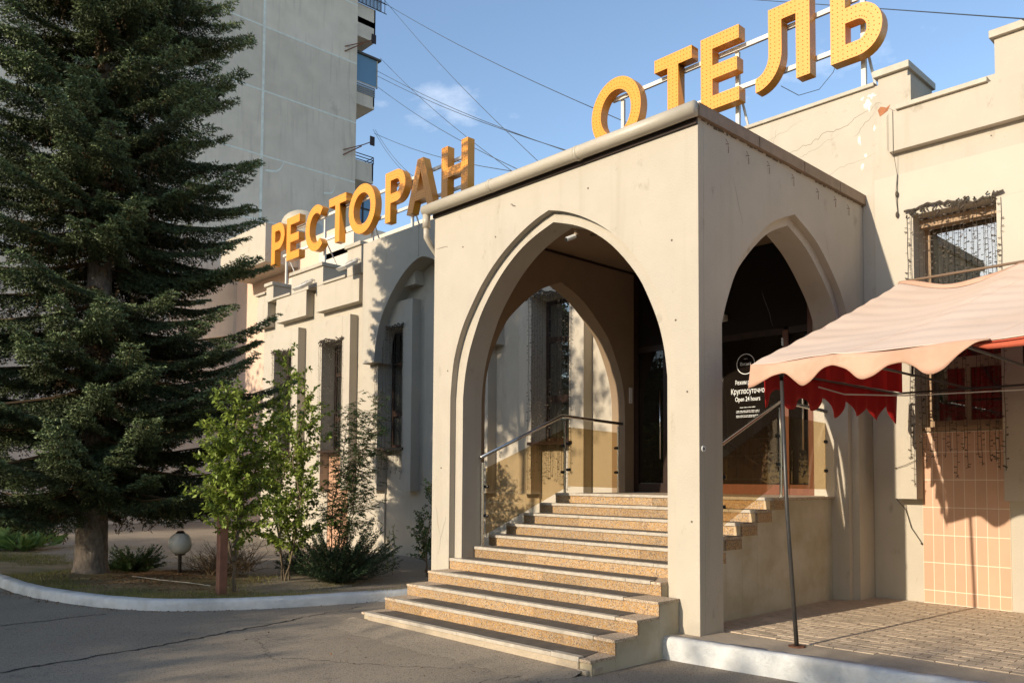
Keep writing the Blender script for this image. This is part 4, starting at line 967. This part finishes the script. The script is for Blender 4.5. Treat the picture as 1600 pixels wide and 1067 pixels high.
b = B(); b.box(-31.0, -30.96, -3.5, .6, 4.0, 4.5); b.make('blue_fascia', M('blue_fascia_paint', (.05, .16, .42), None, rough=.5, bump=0), rb)

# ================================================================== OVERHEAD WIRES
wires = [((-31, 16.15, 26.76), (-8.09, 9, 10.95), 'from the caged tower balcony to the middle of the roof'), ((-31, 16.5, 26.91), (-11.4, 9, 10.77), 'steepest one from the tower top, crossing the small cloud'), ((-31, 15.89, 22.95), (-10.03, 9, 10.72), 'upper of the near parallel pair under the caged balcony'),
         ((-31, 15.98, 22.67), (-9.89, 9, 10.68), 'lower of the near parallel pair under the caged balcony'), ((-31, 16.11, 22.1), (-12.34, 9, 10.9), 'starting at the top of the blue balcony'), ((-31, 16.32, 23.68), (-12.76, 9, 11.01), 'starting at the bottom of the cage'),
         ((-31, 16.03, 19.55), (-12.76, 9, 11.01), 'flattest one leaving the bracket with the dark plate'), ((-31, 15.95, 19.73), (-17.7, 9, 11.98), 'left of the close pair descending to the sign'), ((-31, 16.07, 19.76), (-17.51, 9, 11.98), 'right of the close pair descending to the sign')]
for (a, c, lb) in wires:
    a = Vector(a); c = Vector(c); c2 = a+(c-a)*1.25
    pts = [a+(c2-a)*t-Vector((0, 0, .35*math.sin(math.pi*t))) for t in np.linspace(0, 1, 14)]
    tag(B().tube(pts, .011, 4).make('overhead_wire', cable_m, None, loc=tuple(a)), 'overhead wire, '+lb, 'wire', 'overhead wires between the tower and the roof')
a = Vector((-6.438, 12, 14.66)); c = Vector((2.132, 4, 7.433)); d = (c-a)
tag(B().tube([a-d*.4, a, c, c+d*.8], .008, 4).make('overhead_wire', cable_m, None, loc=tuple(a)), 'single dark wire crossing the sky behind the letter Ь', 'wire', 'overhead wires between the tower and the roof')

# ================================================================== VEGETATION
def blades(P, D, ln, wd, spread, seed):
    """one thin triangle per point, pointing along D with random spread"""
    r = np.random.default_rng(seed); n = len(P)
    d = D+r.normal(0, spread, (n, 3)); d /= np.linalg.norm(d, axis=1)[:, None]
    q = r.normal(0, 1, (n, 3)); s = np.cross(d, q); s /= np.linalg.norm(s, axis=1)[:, None]+1e-9
    l = ln*r.uniform(.6, 1.25, n)[:, None]; w_ = wd*r.uniform(.7, 1.2, n)[:, None]
    V = np.stack([P-s*w_, P+s*w_, P+d*l], 1).reshape(-1, 3); F = np.arange(n*3).reshape(-1, 3); return V, F
def lens_leaves(P, D, ln, wd, spread, seed, droop=.35):
    r = np.random.default_rng(seed); n = len(P)
    d = D+r.normal(0, spread, (n, 3)); d[:, 2] -= droop; d /= np.linalg.norm(d, axis=1)[:, None]
    upv_ = np.array([0, 0, 1.0])+r.normal(0, .45, (n, 3)); s = np.cross(d, upv_); s /= np.linalg.norm(s, axis=1)[:, None]+1e-9; nn = np.cross(s, d)
    l = ln*r.uniform(.55, 1.2, n)[:, None]; w_ = wd*r.uniform(.75, 1.2, n)[:, None]
    a = P; m = P+d*l*.45-nn*w_*.25; t = P+d*l-nn*w_*.2; L_ = P+d*l*.42+s*w_+nn*w_*.15; R_ = P+d*l*.42-s*w_+nn*w_*.15
    V = np.stack([a, L_, t, m, R_], 1).reshape(-1, 3); k = np.arange(n)[:, None]*5
    F = np.concatenate([k+np.array([[0, 3, 1]]), k+np.array([[3, 2, 1]]), k+np.array([[0, 4, 3]]), k+np.array([[4, 2, 3]])]); return V, F
def spruce(loc, H, Rmax, name, label, seed, z0=.75, dens=1.0, vis=11.0, shape=None, parts=True, group=None, top_dens=.35, zvis0=0):
    r = np.random.default_rng(seed); t = thing(name, loc, label, 'tree', group); X0, Y0, Z0 = loc
    b = B(); pts = [(X0+.02*math.sin(k), Y0+.02*math.cos(k*1.3), Z0-.1+H*k/16) for k in range(17)]
    hz_ = [-.15, -.02, .06, .14, .22, .3]+[.3+.09*k for k in range(1, 22)]+[3, 5, 8, 12, 16, H]
    rz2 = [.25*(1-h/H)+.02+(.14*math.exp(-max(0, h+.1)/.13)) for h in hz_]
    b.tube([(X0+.01*math.sin(h*3), Y0, Z0+h) for h in hz_], .2, 26, rl=rz2, jit=.035); b.make('trunk', bark, t, smooth=True)
    wood = B(); Gp, Gd, Tp, Td, Bp, Bd = [], [], [], [], [], []
    z = z0
    while z < H*.985:
        nb = int(r.integers(4, 7)) if z < vis else 5
        a0 = r.uniform(0, 6.28)
        for k in range(nb):
            az_ = a0+6.283*k/nb+r.uniform(-.3, .3); zz = z+r.uniform(-.18, .18)
            L_ = Rmax*max(.03, (1-zz/H))**.60*r.uniform(.74, 1.10)*min(1, .62+zz*.17)
            if shape: L_ *= shape(az_, zz)
            dh = np.array([math.cos(az_), math.sin(az_), 0]); sd = np.array([-dh[1], dh[0], 0])
            slope = .10-.50*(1-zz/H)*min(1, .45+.13*zz)+r.uniform(-.10, .10); curve = .08+.30*(1-zz/H)*r.uniform(.6, 1.2)
            def Pm(u): return np.array([X0, Y0, Z0+zz])+dh*(L_*u)+np.array([0, 0, L_*(slope*u+curve*u*u*u*.9-.10*u*(1-u))])+sd*.06*L_*math.sin(u*3+k)
            dn = dens if zz < vis else dens*top_dens
            wood.tube([tuple(Pm(u)) for u in (0, .25, .5, .75, .97)], .035*L_/3+.008, 4, caps=False, r1=.004)
            step = .075/dn; nu_ = max(4, int(L_/step)); brown = zz < vis
            for i in range(nu_):
                u = .12+.88*(i+r.random())/nu_; p = Pm(u); tang = Pm(min(1, u+.03))-Pm(u-.03); tang /= np.linalg.norm(tang)
                for sgn in (-1, 1):
                    if r.random() < .08: continue
                    l = (.10+.46*(1-u)*L_*.55+.10*r.random())*(.55+.45*min(1, u*3)); ang = r.uniform(.75, 1.05)
                    d = tang*math.cos(ang)+sd*sgn*math.sin(ang); d[2] -= .10+.28*(1-u)*r.random(); d /= np.linalg.norm(d)
                    q = np.arange(0, l, .038/dn**.5); m_ = len(q)
                    if m_ == 0: continue
                    pp = p+d*q[:, None]; pp[:, 2] -= .35*q**2
                    tgt = (Gp, Gd)
                    tipf = u > .80
                    (Tp if tipf else Gp).append(pp); (Td if tipf else Gd).append(np.repeat(d[None], m_, 0))
                    # sub twigs as a burst on the outer part
                    for sg2 in (-1, 1):
                        d2 = d*.6+np.cross(d, [0, 0, 1])*sg2*.75; d2[2] -= .15
                        d2 /= np.linalg.norm(d2); base = pp[::2]; l2 = np.minimum(.17, .55*(l-q[::2])+.03)
                        for f in (.25, .55, .85):
                            jj = base+d2*(l2[:, None]*f)+r.normal(0, .008, base.shape)
                            far = u > .72
                            (Tp if far and f > .5 else Gp).append(jj); (Td if far and f > .5 else Gd).append(np.repeat(d2[None], len(jj), 0))
                # hanging dry twigs on the inner half
                if brown and u < .9 and r.random() < .95:
                    l = r.uniform(.15, .60)*(1.2-u); q = np.arange(0, l, .035); 
                    if len(q):
                        hd = np.array([r.normal(0, .22), r.normal(0, .22), -1]); hd /= np.linalg.norm(hd); st_ = p+sd*r.uniform(-.3, .3)*(1-u)*L_*.35
                        (Bp if u < .62 else Gp).append(st_+hd*q[:, None]+r.normal(0, .012, (len(q), 3))); (Bd if u < .62 else Gd).append(np.repeat(hd[None], len(q), 0))
        z += (.215 if z < vis else .55)*r.uniform(.8, 1.2)
    wood.make('boughs', needle_dead, t, fixn=False)['kind'] = 'stuff'
    for nm, P_, D_, m_, sp_ in (('needle_crown', Gp, Gd, needle, .55), ('needle_tips', Tp, Td, needle_tip, .5), ('dry_twigs', Bp, Bd, needle_dead, .6)):
        if not P_: continue
        P_ = np.concatenate(P_); D_ = np.concatenate(D_); V1, F1 = blades(P_, D_, .062, .0115, sp_, seed+1); V2, F2 = blades(P_, D_, .055, .0115, sp_*1.2, seed+2)
        o = np_mesh(nm, np.concatenate([V1, V2]), np.concatenate([F1, F2+len(V1)]), m_, t)
    return t
def sp_shape(az_, zz):
    c = math.cos(az_); k = 1.0
    if c < 0: k *= 1-.50*(-c)**1.3
    if c > 0 and zz < 7: k *= 1-.34*c**3
    a_ = math.cos(az_-1.15)
    if a_ > 0 and zz < 6: k *= 1+.03*a_**2
    return k
big = spruce((-11.4, -2.6, -.12), 21, 3.75, 'spruce_tree', 'tall dense dark green spruce on the left lawn', 5, shape=sp_shape, z0=1.3, vis=11.5)
nt_ = sum(len(c.data.polygons) for c in big.children if c.type == 'MESH'); print('spruce faces', nt_)

def shrub(name, label, cat, loc, stems, leafmat, n_per_m, ln, wd, seed, woodmat=None, pinnate=False, spread=.5, r0=.012, side=.45, droop=.35, leaf_from=.2, group=None, mode='lens', nside=14):
    """stems: list of polylines (world).  Side shoots and leaves are grown along them"""
    r = np.random.default_rng(seed); t = thing(name, loc, label, cat, group); w_ = B(); P_, D_ = [], []
    for s in stems:
        s = [np.array(p, float) for p in s]; pts = []
        for a, c in zip(s[:-1], s[1:]):
            for k in range(6): pts.append(a+(c-a)*k/6+r.normal(0, .008, 3))
        pts.append(s[-1]); w_.tube([tuple(p) for p in pts], r0, 6, r1=.003)
        n = len(pts)
        for k in range(nside):
            f = leaf_from+(1-leaf_from)*(k+r.random())/nside; i = min(n-2, int(f*(n-1))); p = pts[i]; tg = pts[i+1]-pts[i]; tg /= np.linalg.norm(tg)
            a = r.uniform(0, 6.28); d = np.array([math.cos(a), math.sin(a), 0])*.8+tg*r.uniform(.3, .9); d /= np.linalg.norm(d); l = side*(1.1-.65*f)*r.uniform(.5, 1.3)
            e = p+d*l; e[2] -= .2*l*l; mid = (p+e)/2+np.array([0, 0, .04*l]); w_.tube([tuple(p), tuple(mid), tuple(e)], .004, 4, caps=False, r1=.0015)
            if pinnate:
                for q in np.linspace(.25, 1, max(2, int(l*9))):
                    b0 = p+(e-p)*q; aa = r.uniform(0, 6.28); rd = np.array([math.cos(aa), math.sin(aa), r.uniform(-.5, .2)]); rd /= np.linalg.norm(rd); rl = r.uniform(.12, .2)
                    nl_ = 8; fr_ = np.linspace(.2, 1, nl_); pos = b0+rd*(rl*fr_)[:, None]; pos[:, 2] -= .5*(rl*fr_)**2*2
                    sdv = np.cross(rd, [0, 0, 1]); sdv /= np.linalg.norm(sdv)
                    for sg in (-1, 1): P_.append(pos); D_.append(np.repeat((sdv*sg+rd*.45)[None], nl_, 0))
            else:
                nn = max(2, int(l*n_per_m)); q = r.uniform(.1, 1.02, nn)[:, None]; P_.append(p+(e-p)*q+r.normal(0, .012, (nn, 3))); dd = r.normal(0, .7, (nn, 3)); dd += d*.6; D_.append(dd)
        nn = int(n*1.5); ii = r.integers(int(n*leaf_from), n-1, nn); P_.append(np.array([pts[i] for i in ii])); D_.append(r.normal(0, 1, (nn, 3)))
    w_.make('stems', woodmat or bark2, t, fixn=False)
    P_ = np.concatenate(P_); D_ = np.concatenate(D_); D_ /= np.linalg.norm(D_, axis=1)[:, None]+1e-9
    V, F = lens_leaves(P_, D_, ln, wd, spread*.4, seed+1, droop) if mode == 'lens' else blades(P_, D_, ln, wd, spread, seed)
    np_mesh('foliage', V, F, leafmat, t); return t
def stem(x0, y0, z0, x1, y1, z1, bow=.1, seed=0):
    r = random.Random(seed); return [(x0+(x1-x0)*t+bow*math.sin(math.pi*t)*r.uniform(-1, 1), y0+(y1-y0)*t+bow*math.sin(math.pi*t)*r.uniform(-1, 1), z0+(z1-z0)*t) for t in (0, .2, .4, .6, .8, 1)]
shrub('young_tree', 'young tree with light green oval leaves beside the terracotta post', 'tree', (-7.72, -1.58, -.12),
      [stem(-7.72, -1.58, -.15, -8.0, -1.3, 2.95, .12, 1), stem(-7.72, -1.58, .3, -8.15, -1.75, 2.5, .12, 2), stem(-7.72, -1.58, .5, -7.75, -1.05, 2.6, .12, 3), stem(-7.75, -1.5, .8, -7.95, -1.5, 3.1, .1, 9)], leaf1, 64, .088, .027, 21, r0=.03, side=.80, leaf_from=.2, nside=56)
shrub('young_tree', 'slender light green sapling clump with several thin trunks', 'tree', (-9.0, -.05, -.2),
      [stem(-9.05, -.05, -.25, -9.3, .1, 4.05, .15, 4), stem(-8.95, -.05, -.25, -8.3, -.1, 3.5, .15, 5), stem(-9.1, .02, -.25, -9.7, -.1, 3.1, .15, 6), stem(-9.0, .05, -.25, -9.0, .5, 3.0, .15, 7)], leaf1, 66, .088, .027, 33, r0=.022, side=.82, leaf_from=.16, nside=50)
shrub('rowan_sapling', 'dark green feathery leaved sapling in front of the facade windows', 'tree', (-8.7, .75, -.22),
      [stem(-8.75, .7, -.25, -8.9, 1.2, 3.1, .1, 8), stem(-8.7, .75, -.25, -8.3, 1.15, 2.9, .12, 9), stem(-8.65, .75, -.25, -7.95, 1.05, 2.75, .12, 10), stem(-8.7, .8, -.25, -8.5, 1.6, 3.3, .12, 11)], leaf2, 30, .056, .0105, 35, r0=.016, side=.7, pinnate=True, leaf_from=.24, nside=80, droop=.15)
shrub('rose_bush', 'tall thorny climbing bush leaning on the wall left of the porch', 'shrub', (-7.75, 2.2, -.25),
      [stem(-7.7, 2.2, -.25, -7.95, 2.5, 1.55, .08, 12), stem(-7.72, 2.2, -.25, -7.5, 2.6, 1.2, .1, 13), stem(-7.7, 2.2, -.25, -8.25, 2.4, .95, .1, 14)], leaf2, 90, .05, .018, 37, r0=.02, side=.42, leaf_from=.25, nside=34)
for k, (x, y, h) in enumerate([(-9.0, 2.2, .85), (-8.45, 1.95, 1.0)]):
    shrub('flower_stalk', ['shorter thin leafy stalk beside the iron scroll', 'taller thin leafy stalk right of the iron scroll'][k], 'plant', (x, y, -.25), [stem(x, y, -.25, x+.03, y, h-.25, .03, k)], leaf1, 70, .07, .010, 40+k, r0=.006, side=.09, leaf_from=.1, nside=16, group='tall stalks by the porch steps')
b = B(); pts = []
for k in range(40):
    a = -1.2+k*.165; rr = .34-.0068*k; pts.append((-8.35+rr*math.cos(math.pi-a)*.75, 1.55, .02+rr*math.sin(a)+.03))
pts = [(-8.0, 1.5, -.3), (-8.3, 1.52, -.27)]+pts
tag(b.tube(pts, .011, 6).make('iron_scroll', ornament_m, smooth=True), 'thin black wrought iron scroll standing in the grass by the steps', 'garden ornament')
def juniper(loc, n, R_, H_, seed, label, name='juniper_shrub', mat=leaf3, low=.1, tilt=(0, 0)):
    r = np.random.default_rng(seed); t = thing(name, loc, label, 'shrub'); P_, D_ = [], []; w_ = B()
    for k in range(n):
        a = r.uniform(0, 6.28); e = r.uniform(low, 1.1)
        d = np.array([math.cos(a)*math.cos(e)+tilt[0], math.sin(a)*math.cos(e)+tilt[1], math.sin(e)*H_/R_]); l = R_*r.uniform(.6, 1.1)
        q = np.arange(.08, l, .018); c_ = np.array(loc)+d*q[:, None]; c_[:, 2] += .15*q**2
        for m_ in range(3): P_.append(c_+r.normal(0, .018, c_.shape)*(1.2-q/l)[:, None]*1.8); D_.append(np.repeat(d[None], len(q), 0))
        w_.tube([loc, tuple(np.array(loc)+d*l*.9)], .006, 3, caps=False, r1=.002)
    w_.make('stems', bark2, t, fixn=False)
    P_ = np.concatenate(P_); D_ = np.concatenate(D_); V, F = blades(P_, D_, .05, .008, .45, seed); np_mesh('foliage', V, F, mat, t)
juniper((-8.2, .55, -.22), 260, 1.0, .95, 50, 'spiky dark juniper spreading in front of the wall foot', tilt=(.12, .12))
juniper((-9.6, .9, -.24), 150, .8, .6, 54, 'dark low juniper behind the sapling trunks')
juniper((-12.3, -1.55, -.2), 150, .7, .45, 51, 'small green juniper tuft to the left of the spruce trunk', mat=leaf2)
# dry twig heap behind lamp
r = random.Random(4); b = B()
for k in range(170):
    a = r.uniform(0, 6.28); e = r.uniform(.15, 1.1); p = Vector((-10.1+r.uniform(-.5, .4), -.7+r.uniform(-.4, .5), -.12)); l = r.uniform(.25, .75); d = Vector((math.cos(a)*math.cos(e), math.sin(a)*math.cos(e), math.sin(e)))
    q = p+d*l+Vector((r.uniform(-.1, .1), r.uniform(-.1, .1), .0)); b.tube([p, (p+q)/2+Vector((0, 0, .03)), q], .0065, 3, caps=False, r1=.002)
    for m in range(3):
        s = p+(q-p)*r.uniform(.3, .9); e2 = s+Vector((r.uniform(-.2, .2), r.uniform(-.2, .2), r.uniform(0, .2))); b.tube([s, e2], .003, 3, caps=False)
tag(b.make('dry_brush', needle_dead, None, loc=(-10.1, -.7, -.12), fixn=False), 'tangled bare dry shrub behind the white globe lamp', 'shrub', kind='thing')
# globe lamp
gl = thing('garden_lamp', (-10.25, -1.45, -.12), 'white globe garden lamp with dark cap under the spruce', 'lamp')
B().ball((-10.25, -1.45, .44), .205, 24, 16).make('globe', globe_m, gl, smooth=True)
b = B(); b.tube([(-10.25, -1.45, .62), (-10.25, -1.45, .67)], .09, 16, r1=.05); b.make('cap', dark_frame, gl, smooth=False)
b = B(); b.tube([(-10.25, -1.45, -.2), (-10.25, -1.45, .27)], .035, 8); b.tube([(-10.25, -1.45, .23), (-10.25, -1.45, .27)], .09, 12); b.make('post', dark_frame, gl)
B().box(-7.75, -7.62, -1.86, -1.73, -.2, 1.02).make('marker_post', redpost, None, loc=(-7.68, -1.8, -.2), bevel=.01)
tag(bpy.data.objects['marker_post'], 'square terracotta painted post next to the young tree trunk', 'post')
tag(B().tube([(-10.3, -2.25, -.09), (-9.5, -2.05, -.10), (-8.8, -1.85, -.10), (-8.2, -1.75, -.10)], .007, 5).make('fallen_stick', coping), 'pale bare stick lying on the soil under the spruce', 'stick')
# hosta bed
r = np.random.default_rng(9); P_, D_ = [], []
for k in range(26):
    c_ = np.array([-21.0+r.uniform(-3.6, 2.6), -2.0+r.uniform(-.35, .6), -.22]); 
    for m in range(22):
        a = r.uniform(0, 6.28); e = r.uniform(.3, 1.2); d = np.array([math.cos(a)*math.cos(e), math.sin(a)*math.cos(e), math.sin(e)]); P_.append(c_+d*.15); D_.append(d)
V, F = lens_leaves(np.array(P_), np.array(D_), .50, .10, .1, 9, .1); o = np_mesh('hosta_bed', V, F, leaf4, None, loc=(-21, -2, -.22)); tag(o, 'bed of bright green hosta leaves at the far left of the lawn', 'plants', kind='stuff')
# grass, litter
r = np.random.default_rng(12); n = 90000; X = -26+r.random(n)*20.7; Yy = np.array([kerb_y(x) for x in X])+.20+(r.random(n)**1.5)*4.6
nzv = np.sin(X*1.3+Yy*.9)+np.sin(X*.7-Yy*2.1+1)+.6*np.sin(X*3.3+Yy*2.7); keep = (nzv+r.normal(0, .5, n) > -.1) & (Yy < 3.1)
keep &= ~(((X+10.4)**2+(Yy+1.7)**2 < 2.2)); keep |= (X > -8.2) & (Yy < 2.3) & (r.random(n) < .97)
keep &= ~((X > -5.6) & (Yy < .9)); keep &= ~((X > -4.75)); keep &= Yy < 2.3
X, Yy = X[keep], Yy[keep]; Z = np.array([lawn_z(x, y) for x, y in zip(X, Yy)])
V, F = blades(np.stack([X, Yy, Z], 1), np.tile([[0, 0, 1.0]], (len(X), 1)), .062, .004, .45, 13)
tag(np_mesh('lawn_grass', V, F, grass_m), 'short patchy grass behind the left kerb', 'grass', kind='stuff')
n = 9000; a = r.uniform(0, 6.28, n); q = np.abs(r.normal(0, .9, n)); X = -10.4+q*np.cos(a)*1.3; Yy = -1.7+q*np.sin(a)*.9; k_ = Yy > np.array([kerb_y(x) for x in X])+.22; X, Yy = X[k_], Yy[k_]
Z = np.array([lawn_z(x, y) for x, y in zip(X, Yy)])+.005; dd = r.normal(0, 1, (len(X), 3)); dd[:, 2] *= .25; dd /= np.linalg.norm(dd, axis=1)[:, None]
V, F = blades(np.stack([X, Yy, Z], 1), dd, .06, .006, .1, 14); tag(np_mesh('needle_litter', V, F, mulch_m), 'rusty dry needle litter heaped under the spruce', 'litter', kind='stuff')

# ---------------------------------------------------------------- trees standing across the road, behind the camera, whose shade falls on the place, plus flank trees added against skylight
def crown_tree(loc, H, R_, zc, seed, label, n=30000, sz=.20, group='trees across the road'):
    r = np.random.default_rng(seed); t = thing('street_tree', loc, label, 'tree', group); b = B()
    b.tube([loc, (loc[0]+.2, loc[1], loc[2]+H*.75)], .11+.004*R_*R_, 10, r1=.05)
    cl = []
    for k in range(26):
        a = r.uniform(0, 6.28); q = math.sqrt(r.uniform(.0, 1.0)); hz = r.uniform(0, 1)**.8
        c_ = np.array([loc[0]+R_*q*math.cos(a), loc[1]+R_*q*math.sin(a), loc[2]+zc+(H-zc)*(.9-.25*q*q)*hz]); cl.append(c_)
        b.tube([(loc[0]+.1, loc[1], loc[2]+max(H*.4, zc-.8)), tuple(c_)], .04, 4, r1=.01)
    b.make('trunk', bark2, t); P_ = []
    for c_ in cl: P_.append(c_+r.normal(0, R_*.24, (n//26, 3)))
    P_ = np.concatenate(P_); V, F = lens_leaves(P_, r.normal(0, 1, P_.shape), sz, sz*.4, .3, seed); np_mesh('crown', V, F, leaf2, t)
shade = [(-26, -24, 8.2, 3.0), (-20, -23, 8.0, 3.8), (-14.5, -24, 7.9, 3.9), (-8.7, -25, 8.15, 3.2), (-5.6, -25, 6.9, 2.2), (-.6, -25.5, 9.3, 2.0), (3.6, -25, 9.0, 2.6), (8.4, -26, 9.6, 2.8), (13.5, -25, 9.8, 3)]
for k, (x, y, h, R_) in enumerate(shade): crown_tree((x, y, ZA), h, R_, h*.50, 60+k, ['broad leafy street tree at the far end of the row across the road', 'second street tree of the row across the road', 'round street tree third in the row across the road', 'street tree opposite the young saplings', 'low street tree opposite the stairs', 'slim street tree opposite the porch pillar', 'tall street tree opposite the awning', 'tall street tree right of the awning axis', 'last tall street tree of the row across the road'][k])
for k, (x, y, h, R_) in enumerate([(-31, -14, 15, 4.0), (-39, -20, 17, 4.5), (-50, -15, 17, 5), (20, -24, 17, 4.5), (27, -17, 17, 4.5), (17, -14, 14, 3.6), (34, -8, 17, 5), (24, -4, 14, 4), (10.5, -13.5, 11, 2.6)]):  # unseen trees added on the flanks to cut the sky fill
    crown_tree((x, y, ZA), h, R_, h*.3, 110+k, ['tall broad tree beyond the left end of the kerb, nearest of three', 'tall broad tree beyond the left end of the kerb, middle of three', 'tall broad tree beyond the left end of the kerb, farthest of three', 'big tree behind the viewer on the far right', 'second big tree behind the viewer on the right', 'medium tree behind the viewer on the right', 'big tree far right along the street', 'tree standing right of the awning along the street', 'small tree by the parking edge right of the viewer'][k], n=14000, sz=.34, group='large trees around the forecourt')
crown_tree((-8.55, -9.6, ZA), 12.4, 1.5, 8.0, 90, 'slim high crowned tree whose shade dapples the wall left of the porch', n=9500, sz=.17, group=None)

r = np.random.default_rng(77); P_ = []
for k in range(420):
    if k < 300: x = r.uniform(-11, -5.6); y = kerb_y(x)-.03-abs(r.normal(0, .10))
    else: x = r.uniform(-5, 3); y = r.uniform(-3.4, -.6)
    if x > -4.4 and y > -1.5 and x < -.2: continue
    if x > -.3 and y > -.45: continue
    P_.append((x, y, ZA+.006))
P_ = np.array(P_); V, F = lens_leaves(P_, r.normal(0, 1, P_.shape)*[1, 1, .1], .035, .010, .1, 78, 0); tag(np_mesh('leaf_litter', V, F, mulch_m), 'small dry leaves and grit scattered on the asphalt by the kerb', 'litter', kind='stuff')
